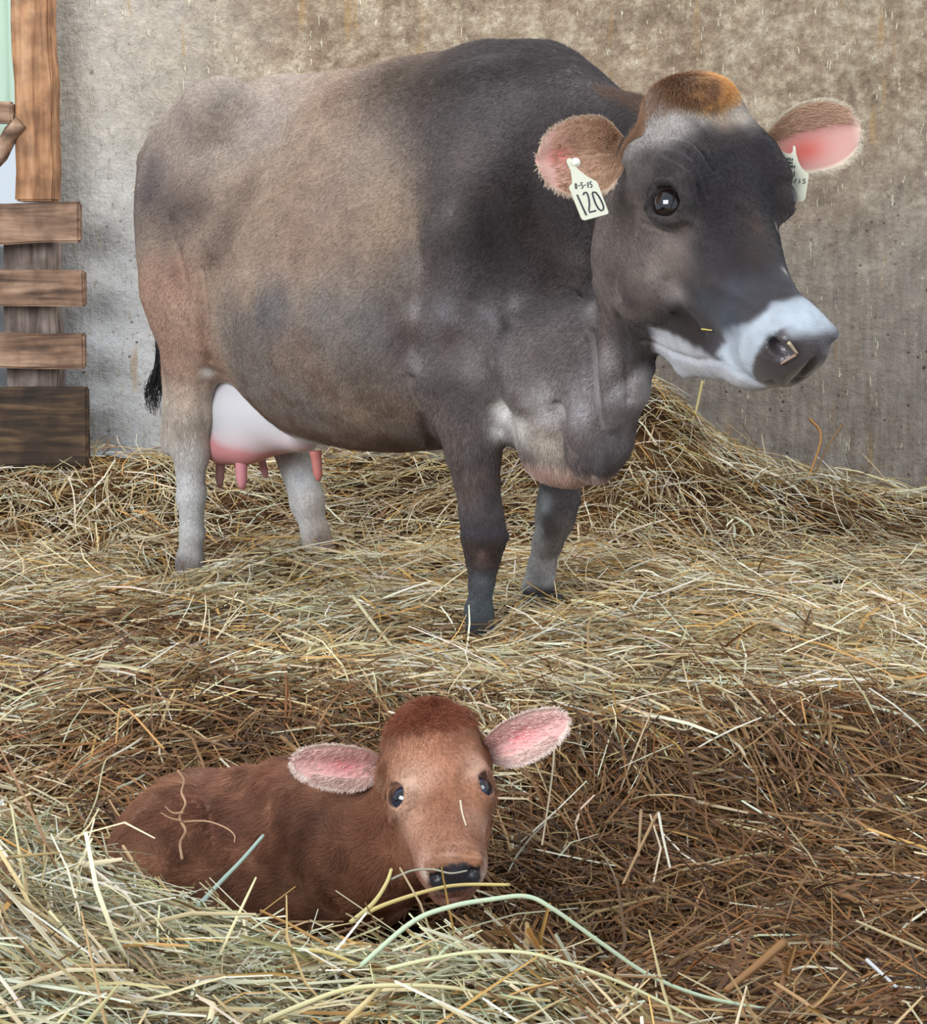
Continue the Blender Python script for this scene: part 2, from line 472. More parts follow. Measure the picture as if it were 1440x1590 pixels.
for pts, r, amp in [
    ([(500, 215), (455, 275), (400, 330), (372, 385)], .022, .013), ([(430, 215), (400, 260)], .045, -.010), ([(545, 165), (500, 215)], .03, .008),   # flank ridge
    ([(330, 150), (300, 230), (265, 300)], .03, .006), ([(312, 420), (318, 480), (328, 560)], .012, -.010), ([(300, 400), (306, 480), (318, 560)], .02, .006),
    ([(262, 340), (285, 420), (290, 470)], .014, -.006), ([(285, 440), (300, 500), (306, 540)], .012, .004),
    ([(640, 300), (648, 400), (640, 500), (635, 590)], .020, -.009), ([(668, 360), (672, 440), (660, 520), (668, 600)], .022, .008),
    ([(700, 150), (682, 240), (668, 330)], .02, .006), ([(672, 130), (655, 220)], .02, -.005),
    ([(760, 330), (775, 400), (780, 460)], .035, -.010), ([(700, 200), (730, 330), (760, 450)], .03, .005),
    ([(735, 470), (790, 520), (765, 560)], .018, -.008), ([(790, 470), (830, 540), (800, 600)], .03, .008), ([(700, 500), (745, 520)], .02, .006),
    ([(905, 450), (922, 520), (928, 600), (935, 650)], .009, -.009), ([(925, 440), (940, 520), (945, 600), (950, 660)], .013, .007),
    ([(880, 450), (900, 540), (912, 610)], .014, .006), ([(955, 420), (962, 500), (975, 570), (978, 620)], .010, -.009), ([(850, 440), (870, 520), (880, 580)], .012, -.004),
    ([(866, 628), (876, 670), (893, 708), (922, 742)], .009, -.016), ([(860, 600), (850, 660), (880, 710)], .02, .006), ([(925, 650), (935, 690), (930, 730)], .012, .006),
    ([(636, 590), (655, 645), (678, 692)], .012, -.012), ([(770, 630), (800, 650), (860, 640)], .02, -.008), ([(948, 330), (950, 400), (958, 460)], .012, -.008),
    # face: brow wrinkles, tear fold, cheek, lips
    ([(1035, 225), (1070, 240), (1095, 275), (1100, 300)], .0045, -.004), ([(1030, 240), (1062, 256), (1082, 285), (1088, 310)], .0045, -.004), ([(1045, 210), (1085, 228), (1108, 262)], .0045, -.004),
    ([(1010, 300), (1020, 283), (1045, 284), (1060, 300)], .006, .006), ([(1003, 318), (1012, 338), (1035, 345), (1062, 338)], .006, .005), ([(1000, 345), (1030, 360), (1065, 350)], .005, -.004),
    ([(1060, 335), (1085, 350), (1095, 380)], .008, .004), ([(990, 370), (995, 400), (1010, 440), (1040, 480)], .010, .006), ([(985, 330), (982, 370), (1000, 430)], .010, -.005),
    ([(1040, 440), (1060, 480), (1090, 520)], .012, -.006), ([(1000, 530), (1040, 548), (1080, 560), (1118, 562)], .006, -.007), ([(1020, 575), (1060, 588)], .015, .006),
    ([(1120, 560), (1150, 582), (1200, 592), (1250, 588)], .004, -.004), ([(1155, 500), (1150, 540), (1165, 575)], .008, .003),
    ([(1180, 540), (1190, 552), (1210, 556)], .004, -.003), ([(1110, 440), (1150, 460), (1180, 480)], .010, .004), ([(1150, 320), (1175, 340)], .012, .005),
    ([(752, 800), (752, 830)], .03, .004), ([(720, 700), (715, 760), (725, 800)], .012, -.004), ([(785, 828), (789, 834)], .006, .006), ([(735, 870), (760, 872)], .012, -.003),
    ([(285, 600), (280, 660), (284, 700)], .008, -.004), ([(312, 600), (316, 660)], .010, -.003)]:
    dsp = dsp + sf.bump(pts, r, amp)
cW = cW + dsp + cN * (.0012 * fnoise(cW, 25, 8, 2) + .002 * fnoise(cW, 9, 18, 2))[:, None]
cV = to_local(cW); cN, _ = normals(cW, cF)
cow = empty('cow', tuple(CO)); tag(cow, 'large standing brown and grey cow with white muzzle and numbered ear tags', 'cow')

def mat_vcol(name, rough=.8, spec=.2, sheen=0, bump=None, sss=0, attr='Col'):
    m = bpy.data.materials.new(name); m.use_nodes = True
    nt = m.node_tree; b = nt.nodes['Principled BSDF']
    a = nt.nodes.new('ShaderNodeAttribute'); a.attribute_name = attr
    nt.links.new(a.outputs['Color'], b.inputs['Base Color'])
    b.inputs['Roughness'].default_value = rough; b.inputs['Specular IOR Level'].default_value = spec
    b.inputs['Sheen Weight'].default_value = sheen; b.inputs['Sheen Roughness'].default_value = .5
    if sss:
        b.inputs['Subsurface Weight'].default_value = sss; b.inputs['Subsurface Radius'].default_value = (.02, .008, .005)
        b.inputs['Subsurface Scale'].default_value = 1.0
    if bump:
        tc = nt.nodes.new('ShaderNodeTexCoord'); n = nt.nodes.new('ShaderNodeTexNoise'); bp = nt.nodes.new('ShaderNodeBump')
        n.inputs['Scale'].default_value = bump[0]; n.inputs['Detail'].default_value = 4
        bp.inputs['Strength'].default_value = bump[1]; bp.inputs['Distance'].default_value = bump[2]
        nt.links.new(tc.outputs['Object'], n.inputs['Vector']); nt.links.new(n.outputs['Fac'], bp.inputs['Height']); nt.links.new(bp.outputs['Normal'], b.inputs['Normal'])
    return m
def mat_plain(name, col, rough=.5, spec=.5, **k):
    m = bpy.data.materials.new(name); m.use_nodes = True; b = m.node_tree.nodes['Principled BSDF']
    b.inputs['Base Color'].default_value = (*col, 1); b.inputs['Roughness'].default_value = rough; b.inputs['Specular IOR Level'].default_value = spec
    for q, v in k.items(): b.inputs[q.replace('_', ' ')].default_value = v
    return m
M_COAT = mat_vcol('coat', .75, .15, .15, bump=(260, .35, .004))
M_SKIN = mat_vcol('bare_skin', .45, .4, 0, bump=(180, .25, .003), sss=.15)
M_EYE = mat_vcol('wet_eye', .04, .9)
M_HORN = mat_plain('hoof_horn', (.03, .025, .022), .5, .4)
M_TAG = mat_plain('tag_plastic', (.60, .58, .45), .45, .4)
M_INK = mat_plain('tag_ink', (.02, .03, .04), .6, .2)
M_STUD = mat_plain('tag_stud', (.85, .82, .70), .35, .5)

def lerp3(a, b, t): return np.asarray(a) * (1 - t[:, None]) + np.asarray(b) * t[:, None]
def lin(r, g, b):
    c = np.array([r, g, b]) / 255.0
    return np.where(c <= .04045, c / 12.92, ((c + .055) / 1.055)**2.4)
def dist_poly(pts, poly):
    """distance of 2-D points to a polyline"""
    d = np.full(len(pts), 1e9)
    for (ax, ay), (bx, by) in zip(poly, poly[1:]):
        a = np.array([ax, ay]); ab = np.array([bx - ax, by - ay]); t = np.clip((pts - a) @ ab / (ab @ ab), 0, 1)
        d = np.minimum(d, np.linalg.norm(pts - a - t[:, None] * ab, axis=1))
    return d
def head_uvw(W): return ((W - HD['P0']) @ HWR.T) / HD['S']
def cow_colour(W, N):
    """coat pattern in the animal's own axes"""
    L = to_local(W); s, l, z = L.T
    n1 = fnoise(W, 6, 3, 3); n2 = fnoise(W, 22, 5, 3); n3 = fnoise(W, 60, 9, 2)
    al = np.abs(l)
    tan_ = lin(168, 140, 118); grey = lin(124, 112, 108); dark = lin(72, 60, 60); brown = lin(140, 108, 88); white = lin(214, 208, 205); cream = lin(205, 175, 150)
    c = np.tile(tan_, (len(W), 1))
    def mix(col, f):
        nonlocal c
        f = np.clip(f, 0, 1)[:, None]; c = c * (1 - f) + np.asarray(col) * f
    mix(brown, smooth01(z, 1.10, 1.30) * .55 * smooth01(s, -.75, -.35) )                 # back line
    mix(lin(176, 156, 142), smooth01(z + n1*.06, .98, 1.2) * smooth01(-s, .55, .75) * .7)  # loin and hip
    mix(brown, np.exp(-((s + .35)**2/.05 + (z - .95)**2/.03)) * .55)
    mix(grey, smooth01(.80 - z + n1*.05, -.02, .14) * smooth01(s, -.95, -.7) * .7)         # lower side
    mix(brown, smooth01(.52 - z + n1*.05 + n2*.02, -.02, .08) * smooth01(-s, .1, .3) * .8)   # belly
    mix(lin(120, 92, 74), smooth01(n2 + n1*.5, .25, .8) * smooth01(.62 - z, 0, .1) * smooth01(-s, .1, .3) * .6)
    mix(grey * .9, np.exp(-((s + 1.2)**2/.02 + (z - 1.0)**2/.03)) * .8)                       # dark rump patch
    # fore end darkens to the shoulder and neck
    f = smooth01(s + n1*.07 + (z-.8)*.10, -.42, .06)
    mix(lin(92, 80, 79), f * .95)
    mix(dark, np.exp(-((s - .12)**2/.02 + (z - .92)**2/.035)) * .9)
    mix(lin(62, 50, 50), smooth01(s, .16, .34) * smooth01(1.16 - z, -.05, .08) * smooth01(z, .74, .84) * .7)
    mix(lin(122, 108, 106), smooth01(.76 - z + n1*.05, -.04, .10) * f * .8)
    mix(lin(148, 132, 130), smooth01(.62 - z + n1*.05, -.03, .10) * smooth01(s, .1, .25) * .7)
    mix(lin(90, 62, 52), np.exp(-((s + .10)**2/.003 + (z - .68)**2/.006)) * smooth01(l, 0, .1) * .5)
    # hind leg
    hl = smooth01(-s, .80, .90)
    mix(lin(170, 130, 108), hl * smooth01(.86 - z + n1*.03, -.03, .08))
    mix(lin(196, 176, 160), hl * smooth01(.52 - z + n1*.04, -.05, .10))
    mix(white * .86, hl * smooth01(.36 - z + n2*.02, -.03, .10) * .9)
    mix(lin(110, 96, 90), hl * smooth01(.08 - z + n2*.02, -.02, .06) * .8)
    # white inside of thigh and rear belly
    mix(white, smooth01(.60 - z - (s + .95)*.55, -.01, .03) * smooth01(.13 - al, -.01, .05) * smooth01(-s, .45, .55) * smooth01(z, .30, .36))
    mix(white, hl * smooth01(.125 - l, -.005, .012) * smooth01(l, .02, .04) * smooth01(.66 - z, 0, .04) * smooth01(z, .36, .42) * .9)
    # front legs
    fl = smooth01(s, -.22, -.16) * smooth01(.56 - z, -.03, .05)
    near = smooth01(l, .02, .06); far = 1 - near
    legc = lerp3(lin(118, 100, 94), lin(84, 74, 80), smooth01(.34 - z, 0, .12))
    legc = lerp3(legc, lin(86, 66, 58), smooth01(.245 - z, 0, .03) * smooth01(z, .13, .17))
    legc = lerp3(legc, lin(96, 98, 102), smooth01(.13 - z, -.01, .03))
    legc = lerp3(legc, lin(48, 50, 58), smooth01(.02 - z + n2*.02, -.02, .04))
    c = c * (1 - (fl * near)[:, None]) + legc * (fl * near)[:, None]
    legf = lerp3(lin(96, 86, 86), lin(120, 106, 100), smooth01(.25 - z + n2*.02, 0, .06))
    legf = lerp3(legf, white * .75, smooth01(-s + n2*.01, -.0, .04) * .8)
    legf = lerp3(legf, lin(70, 62, 64), smooth01(.08 - z + n2*.02, 0, .04))
    ff_ = fl * far * smooth01(.50 - z, -.02, .03)
    c = c * (1 - ff_[:, None]) + legf * ff_[:, None]
    # pale inside the forelegs, brisket
    mix(white * .95, smooth01(.60 - z + n2*.015, -.01, .04) * smooth01(z, .42, .46) * smooth01(.145 - al, -.01, .02) * smooth01(s, -.1, .0) * smooth01(.19 - s, -.03, .03))
    mix(lin(204, 166, 150), smooth01(.415 - z, -.015, .015) * smooth01(s, .06, .12) * .8 * smooth01(z, .33, .36))
    # ---- head
    U = head_uvw(W); u, v, q = U.T; av = np.abs(v)
    hm = smooth01(u, -.07, -.02) * smooth01(q, -.46, -.36) * smooth01(.30 - np.abs(v), 0, .1) * smooth01(s, .38, .46)
    hm = hm * smooth01(u*.6 - q*.0 + (q + .30)*.9, -.03, .06)
    hc = np.tile(lin(84, 72, 70), (len(W), 1))
    def hmix(col, f):
        nonlocal hc
        f = np.clip(f, 0, 1)[:, None]; hc = hc * (1 - f) + np.asarray(col) * f
    hmix(lin(124, 106, 98), smooth01(av, .07, .10) * smooth01(.34 - u, -.04, .06) * smooth01(-q, .06, .1))    # cheek
    hmix(lin(64, 54, 57), smooth01(.10 - av + n1*.02, -.01, .05) * smooth01(u, .09, .16) * smooth01(.10 + q, -.02, .05))   # dark forehead and nose
    hmix(lin(92, 74, 64), np.exp(-((u - .30)**2/.004 + v**2/.0012)) * .6 * (q > -.12))
    hmix(lin(150, 132, 124), np.exp(-((u - .245)**2/.0012 + (av - .11)**2/.0008 + (q + .10)**2/.0012)) * .6)
    hmix(lin(168, 154, 146), smooth01(.105 - u + n2*.02, -.01, .05) * smooth01(.09 + q, -.02, .04) * .75)       # pale brow top
    hmix(lin(178, 164, 156), np.exp(-((u - .09)**2/.0014 + (v - .085)**2/.0009)) * .6 * (q > -.1))
    hmix(lin(176, 120, 66), smooth01(.05 - u + n3*.01, -.01, .03) * smooth01(.075 - av, -.01, .03) * .9)       # ginger poll
    hmix(lin(58, 46, 44), smooth01(.42 - u, -.03, .03) * smooth01(u, .24, .33) * smooth01(-q, .17, .21) * .7)
    hmix(lin(92, 86, 92), smooth01(u, .36, .42) * smooth01(-q, .02, .06) * .6)
    mz = smooth01(u + np.abs(q + .12)*.10 - .012 + .050*smooth01(av, .025, .06)*smooth01(-q, .08, .16) + n3*.004, .455, .480)
    hmix(lin(172, 176, 184), mz)                                                                                # white muzzle ring
    hmix(lin(186, 182, 186), smooth01(-q - .262 + (u-.3)*.35 + n3*.004, -.008, .010) * smooth01(u + q*.2, .20, .225))       # white jaw underside
    pad = smooth01(.062 - np.sqrt(((u - .575)/1.0)**2 + (np.maximum(av - .012, 0)/1.25)**2 + ((q + .105)/1.35)**2) + n3*.001, -.004, .004)
    pad = pad * smooth01(-q + .12*(u - .55), .050, .066) * smooth01(u, .515, .535)
    hmix(lin(92, 80, 82), pad)
    c = c * (1 - hm[:, None]) + hc * hm[:, None]
    c = c * (1 + .10 * n2[:, None] * .6 + .05 * n3[:, None])
    return np.clip(c, .005, .9), pad * hm
cC, cPad = cow_colour(cW, cN)
sf = Surf(cW, cN)
DABS = [(240,260,.06,120,105,105),(230,300,.05,110,92,92),(265,330,.09,98,82,80),(300,200,.06,150,130,118),(345,150,.07,152,134,122),(420,190,.08,176,156,144),(520,150,.06,142,108,86),(565,112,.04,146,122,106),(450,150,.05,164,140,124),
 (600,130,.09,104,80,62),(655,130,.07,84,62,48),(700,120,.05,92,72,60),(560,250,.08,160,136,118),(500,330,.07,158,132,114),(600,300,.09,160,134,112),(600,350,.07,164,134,108),(460,370,.05,150,118,100),
 (380,300,.06,132,104,86),(350,360,.06,112,88,76),(330,400,.04,120,92,80),(280,420,.05,152,112,92),(300,330,.06,112,90,80),(430,470,.06,120,112,112),(412,490,.045,110,104,104),(500,480,.06,126,118,116),
 (560,500,.08,128,119,115),(470,540,.05,140,112,94),(440,560,.05,150,120,98),(500,600,.07,146,116,95),(560,590,.05,120,98,84),(560,645,.05,164,134,108),(620,640,.05,156,124,100),(600,690,.04,120,90,70),
 (380,540,.05,130,110,98),(640,480,.025,156,144,138),(645,420,.03,142,128,120),(650,560,.025,152,142,138),(740,110,.06,92,82,80),(830,100,.06,84,74,72),(800,150,.05,108,96,96),(760,200,.07,110,98,96),
 (720,250,.06,120,104,98),(700,330,.05,124,110,104),(830,230,.05,78,64,64),(930,200,.05,80,70,78),(760,300,.05,88,72,70),(800,300,.06,68,53,50),(770,370,.07,58,46,43),(830,360,.05,74,57,53),
 (780,440,.04,78,66,64),(700,430,.05,110,98,98),(690,480,.04,130,120,122),(760,480,.03,130,120,122),(800,470,.018,128,120,118),(782,512,.018,60,54,58),(700,530,.025,96,70,64),(740,570,.05,140,126,124),
 (700,600,.04,108,92,90),(820,560,.05,128,112,108),(880,450,.04,96,80,76),(860,400,.04,80,64,62),(900,400,.03,110,96,92),(920,480,.02,150,138,134),(940,560,.025,150,138,136),(900,620,.035,168,156,156),
 (840,620,.035,180,170,168),(795,655,.035,228,218,210),(850,685,.035,216,196,176),(850,738,.016,204,156,138),(885,750,.014,196,150,136),(930,725,.03,118,110,112),(955,690,.03,118,108,110),(945,700,.04,124,114,116),(962,640,.02,130,118,118),(988,600,.025,132,108,98),
 (720,640,.04,104,94,96),(700,690,.02,124,100,90),(740,700,.03,108,96,96),(725,760,.02,118,92,80),(758,780,.02,86,77,84),(750,820,.02,90,82,84),(750,862,.014,134,104,92),(745,900,.02,112,114,118),(745,940,.02,82,84,90),(745,975,.02,56,56,62),
 (846,775,.016,196,202,206),(838,820,.014,186,188,190),(888,775,.02,98,88,88),(868,820,.018,108,90,84),(845,870,.02,140,125,118),(838,902,.018,92,84,86),
 (280,500,.05,180,144,122),(295,560,.04,196,160,138),(322,575,.015,236,228,220),(285,620,.03,200,170,148),(300,700,.04,206,196,192),(295,780,.04,206,199,197),(297,850,.02,182,170,164),(295,885,.02,150,130,120),
 (465,740,.04,206,206,210),(490,810,.025,172,157,147),(496,842,.02,118,103,96),
 (1000,195,.018,176,166,160),(1040,190,.025,168,154,146),(1085,125,.03,136,92,64),(1112,128,.02,214,146,72),(1120,180,.02,174,146,120),(1150,180,.015,190,170,150),(1060,240,.025,88,78,80),(1100,260,.025,72,62,66),(1160,260,.03,70,60,64),(990,260,.02,132,120,114),
 (975,330,.02,124,108,100),(978,235,.015,160,150,144),(1062,352,.02,134,116,108),(1004,318,.012,70,58,56),(1030,288,.010,60,50,50),(1030,345,.010,84,70,68),(1015,420,.018,152,134,126),(1050,455,.018,168,154,148),(960,420,.03,112,95,88),
 (980,470,.02,84,66,62),(1040,505,.02,90,74,68),(1080,525,.022,76,60,55),(1095,470,.025,74,84,98),(1130,500,.025,80,90,104),(1140,450,.02,84,86,96),(1180,400,.02,82,64,57),(1100,400,.025,84,76,80),(1130,330,.03,64,56,60),(1180,350,.015,100,75,62),(1220,460,.012,78,64,60),(1207,350,.008,200,176,150),(1220,420,.006,190,180,170)]
for x, y, r, R_, G_, B_ in DABS: cC = sf.dab(cC, (x, y), r * (1.3 if r < .04 else 1.1), lin(R_, G_, B_), .68)
cC = cC * (1 - cPad[:, None]) + lin(94, 82, 84) * cPad[:, None]
cC = sf.dab(cC, (1197, 530), .010, lin(14, 10, 10), .97); cC = sf.dab(cC, (1030, 311), .030, lin(70, 58, 56), .7)
lum = cC @ np.array([.3, .55, .15]); cC = cC * (np.clip(lum / .25, .02, 1.0)**.46)[:, None] * .97
for x, y, r, R_, G_, B_ in [(788,640,.035,226,218,212),(810,668,.03,224,212,202),(850,640,.04,186,174,172),(900,640,.03,168,156,156),(775,670,.02,226,220,214),(324,580,.014,226,220,214),(330,620,.012,220,212,206),(846,790,.012,190,194,196)]:
    cC = sf.dab(cC, (x, y), r, lin(R_, G_, B_), .85)
bl_ = smooth01(fnoise(cW, 26, 81, 3), .1, .9) * smooth01(.72 - to_local(cW)[:, 2], 0, .18) * smooth01(to_local(cW)[:, 2], .36, .42) * smooth01(-to_local(cW)[:, 0], .08, .2) * smooth01(to_local(cW)[:, 0], -.95, -.85)
cC = cC * (1 - .55*bl_[:, None]) + lin(104, 74, 54) * .55*bl_[:, None]
mt = fnoise(cW, 30, 31, 2) * .10 + fnoise(cW, 90, 33, 2) * .07
lum = (cC @ np.array([.3, .55, .15]))[:, None]; cC = (cC * .88 + lum * .12) * np.array([.97, 1.0, 1.0])
cC = np.clip(cC * (1 + mt[:, None]), .004, .9)
me = mesh_np('cow_body', cW - CO, cF, cC)
a_ = me.attributes.new('pad', 'FLOAT', 'POINT'); a_.data.foreach_set('value', cPad.astype(np.float32))
# the nose pad is wet: gloss follows the pad attribute
nt = M_COAT.node_tree; b_ = nt.nodes['Principled BSDF']; at = nt.nodes.new('ShaderNodeAttribute'); at.attribute_name = 'pad'
mr = nt.nodes.new('ShaderNodeMapRange'); mr.inputs['To Min'].default_value = .75; mr.inputs['To Max'].default_value = .16
nt.links.new(at.outputs['Fac'], mr.inputs['Value']); nt.links.new(mr.outputs[0], b_.inputs['Roughness'])
mr2 = nt.nodes.new('ShaderNodeMapRange'); mr2.inputs['To Min'].default_value = .15; mr2.inputs['To Max'].default_value = .6
nt.links.new(at.outputs['Fac'], mr2.inputs['Value']); nt.links.new(mr2.outputs[0], b_.inputs['Specular IOR Level'])
cow_body = link('body', me, M_COAT, cow)

# ------------------------------------------------------------------ eyes, ears, tags
def uv_ball(c, r, R, n=28, m=18):
    th = np.linspace(0, 2*np.pi, n, endpoint=False); ph = np.linspace(.0, np.pi, m)
    T, Q = np.meshgrid(th, ph); p = np.stack([np.cos(Q), np.sin(Q)*np.cos(T), np.sin(Q)*np.sin(T)], -1).reshape(-1, 3)
    i = np.arange(m-1)[:, None]*n + np.arange(n)[None]; j = np.arange(m-1)[:, None]*n + (np.arange(n)+1)[None] % n
    F = np.stack([i, j, j + n, i + n], -1).reshape(-1, 4)
    return np.asarray(c) + (p * r) @ R, F, p
def make_eye(parent, base, c, gaze, r, up=(0, 0, 1), iris=.55, pupil_w=.42, slant=.3, iris_col=(28, 20, 20), white_col=(120, 90, 84)):
    gz = unit(gaze); side = unit(np.cross(gz, up)); upv = np.cross(side, gz)
    R = np.stack([gz, side, upv])
    v, f, p = uv_ball(c, r, R, 40, 40)
    ang = np.arccos(np.clip(p[:, 0], -1, 1))
    col = np.tile(lin(*white_col), (len(p), 1))
    k = smooth01(iris * 1.25 - ang, -.04, .04); col = lerp3(col, np.tile(lin(*iris_col), (len(p), 1)), np.ones(len(p)) * 0)*0 + col * (1 - k[:, None]) + lin(*iris_col) * k[:, None]
    pu = smooth01(1 - np.sqrt((p[:, 1]/pupil_w)**2 + (p[:, 2]/(pupil_w*.55))**2), -.1, .1) * (p[:, 0] > 0)
    col = col * (1 - pu[:, None]) + lin(8, 10, 20) * pu[:, None]
    me = mesh_np('eye', v - base, f, col)
    return link('eye', me, M_EYE, parent)
for sg in (1, -1):
    c = HW(.205, .110*sg, -.053)
    make_eye(cow, CO, c, HWR[1]*sg*.80 + HWR[0]*.15 + HWR[2]*.40 + np.array([0, -.2, 0]), .0325, up=-HWR[0], iris=.8, pupil_w=.5)

def ear_mesh(B, T, up, width, cup, colf, curl=.0, thick=.005, na=22, nt_=30, base=None, tipsharp=1.0, wprof=None, bend=None):
    """a cupped ear from base B to tip T; up = direction across; opening faces cross(T-B, up)"""
    B = np.asarray(B, float); T = np.asarray(T, float); e1 = T - B; Lh = np.linalg.norm(e1); e1 = e1 / Lh
    e2 = unit(np.asarray(up, float) - e1 * (np.asarray(up) @ e1)); e3 = np.cross(e1, e2)
    if e3[1] > 0: e3 = -e3                                    # opening looks to the front of the byre
    t = np.linspace(0, 1, nt_); a = np.linspace(-1, 1, na)
    Tt, A = np.meshgrid(t, a, indexing='ij')
    xs_, ws_ = wprof or ([0, .12, .3, .5, .7, .85, .95, 1.0], [.30, .52, .86, 1.0, .93, .70, .42, .06])
    Wd = width * interp_s(Tt, xs_, ws_)
    th = A * (np.pi * (.5 - .18 * Tt) * (.55 + .45 * cup))
    cu = cup * (1 - .75 * Tt**1.3)
    y = Wd * np.sin(th) / np.sin(np.abs(th).max(1, keepdims=True))
    zz = Wd * (1 - np.cos(th)) * (.35 + cu)
    zz = zz - .18 * Wd * np.cos(A * np.pi * 1.5) * (1 - A**2) * .5
    bnd = 0 if bend is None else bend * Lh * (Tt**2)
    Pn = B + e1 * (Lh * Tt)[..., None] + e2 * (y + (bnd if bend is not None else 0))[..., None] + e3 * zz[..., None]
    dt = np.gradient(Pn, axis=0); da = np.gradient(Pn, axis=1); nn = np.cross(dt, da); nn /= np.linalg.norm(nn, axis=-1, keepdims=True) + 1e-9
    if (nn @ e3).mean() < 0: nn = -nn
    th_ = thick * (1 - .5*np.abs(A)**4) * (1 - .4*Tt)
    Pi = Pn; Po = Pn - nn * th_[..., None]
    n = nt_ * na; V = np.concatenate([Pi.reshape(-1, 3), Po.reshape(-1, 3)])
    i = (np.arange(nt_-1)[:, None]*na + np.arange(na-1)[None]).ravel()
    F = [np.stack([i, i+1, i+na+1, i+na], -1), np.stack([i+n, i+na+n, i+na+1+n, i+1+n], -1)]
    rim = [(k, ) for k in []]
    path = list(range(0, n, na)) + list(range(n-na+1, n)) + list(range(n-1-na, na-2, -na))[0:] 
    path = [k*na for k in range(nt_)] + [(nt_-1)*na + k for k in range(1, na)] + [k*na + na-1 for k in range(nt_-2, -1, -1)]
    F.append(np.array([[p_, q_, q_+n, p_+n] for p_, q_ in zip(path, path[1:])]))
    F = np.concatenate(F)
    cols = colf(np.concatenate([Tt.ravel(), Tt.ravel()]), np.concatenate([A.ravel(), A.ravel()]), np.arange(2*n) < n, V)
    return V, F, cols, (Pi, nn, Tt, A)
M_EAR = mat_vcol('ear_skin', .6, .25, .2, bump=(240, .3, .003), sss=.04)
def ear_near_col(t, a, inner, V):
    n = fnoise(V, 40, 2, 2)
    c = np.tile(lin(188, 150, 122), (len(t), 1))
    c = lerp3(c, np.tile(lin(206, 160, 146), (len(t), 1)), smooth01(t + n*.05, .45, .75))
    k = np.exp(-((t - .70)**2/.02 + (a - .05)**2/.05)); c = c*(1-k[:, None]*.8) + lin(226, 120, 110)*k[:, None]*.8
    k = smooth01(np.abs(a), .86, .98); c = c*(1-k[:, None]*.6) + lin(214, 186, 160)*k[:, None]*.6
    k = smooth01(.25 - t, 0, .2); c = c*(1-k[:, None]) + lin(140, 110, 92)*k[:, None]
    c[~inner] = lin(150, 118, 96)
    return c
def ear_far_col(t, a, inner, V):
    n = fnoise(V, 40, 2, 2)
    c = np.tile(lin(196, 148, 138), (len(t), 1))
    k = smooth01(a + n*.1, .50, .85) + smooth01(.25 - t, 0, .15); k = np.clip(k, 0, 1); c = c*(1-k[:, None]) + lin(186, 150, 126)*k[:, None]
    k = np.exp(-((t - .40)**2/.05 + (a + .25)**2/.14)); c = c*(1-k[:, None]) + lin(196, 96, 84)*k[:, None]
    k = np.exp(-((t - .30)**2/.004 + (a + .62)**2/.03)); c = c*(1-k[:, None]*.7) + lin(150, 50, 44)*k[:, None]*.7
    k = smooth01(-a, .82, .95) * smooth01(t, .2, .4); c = c*(1-k[:, None]) + lin(214, 196, 172)*k[:, None]
    k = smooth01(t, .9, .98); c = c*(1-k[:, None]) + lin(206, 176, 160)*k[:, None]
    c[~inner] = lin(110, 92, 86)
    return c
EARS = []
def add_ear(parent, base, B, T, up, width, cup, colf, **k):
    V, F, C, info = ear_mesh(B, T, up, width, cup, colf, **k)
    me = mesh_np('ear', V - base, F, C); o = link('ear', me, M_EAR, parent)
    EARS.append((info, o)); return o, info
e_near, inf_near = add_ear(cow, CO, P(962, 236, 2.84), P(833, 250, 2.74), (-.05, -.1, 1), .070, .55, ear_near_col, wprof=([0, .12, .3, .5, .7, .85, .95, 1.0], [.36, .62, .92, 1.0, .92, .72, .45, .06]))
e_far, inf_far = add_ear(cow, CO, P(1186, 234, 3.02), P(1337, 198, 2.97), (.35, -.1, 1), .066, .5, ear_far_col, wprof=([0, .12, .3, .5, .7, .85, .95, 1.0], [.30, .52, .86, 1.0, .96, .76, .45, .06]))

def plate(name, pts, thick, mat, parent, base, nrm=None, smooth=False):
    """flat plate with real thickness from a world-space outline"""
    pts = np.asarray(pts, float); c = pts.mean(0)
    n = np.zeros(3)
    for a_, b_ in zip(pts, np.roll(pts, -1, 0)): n += np.cross(a_ - c, b_ - c)
    n = unit(n)
    bm = bmesh.new()
    f = [bm.verts.new(p - base + n*thick/2) for p in pts]; bk = [bm.verts.new(p - base - n*thick/2) for p in pts]
    bm.faces.new(f); bm.faces.new(bk[::-1])
    for i in range(len(pts)):
        j = (i+1) % len(pts); bm.faces.new([f[j], f[i], bk[i], bk[j]])
    bmesh.ops.triangulate(bm, faces=[q for q in bm.faces if len(q.verts) > 4])
    bmesh.ops.recalc_face_normals(bm, faces=bm.faces)
    me = bpy.data.meshes.new(name); bm.to_mesh(me); bm.free()
    return link(name, me, mat, parent, smooth)
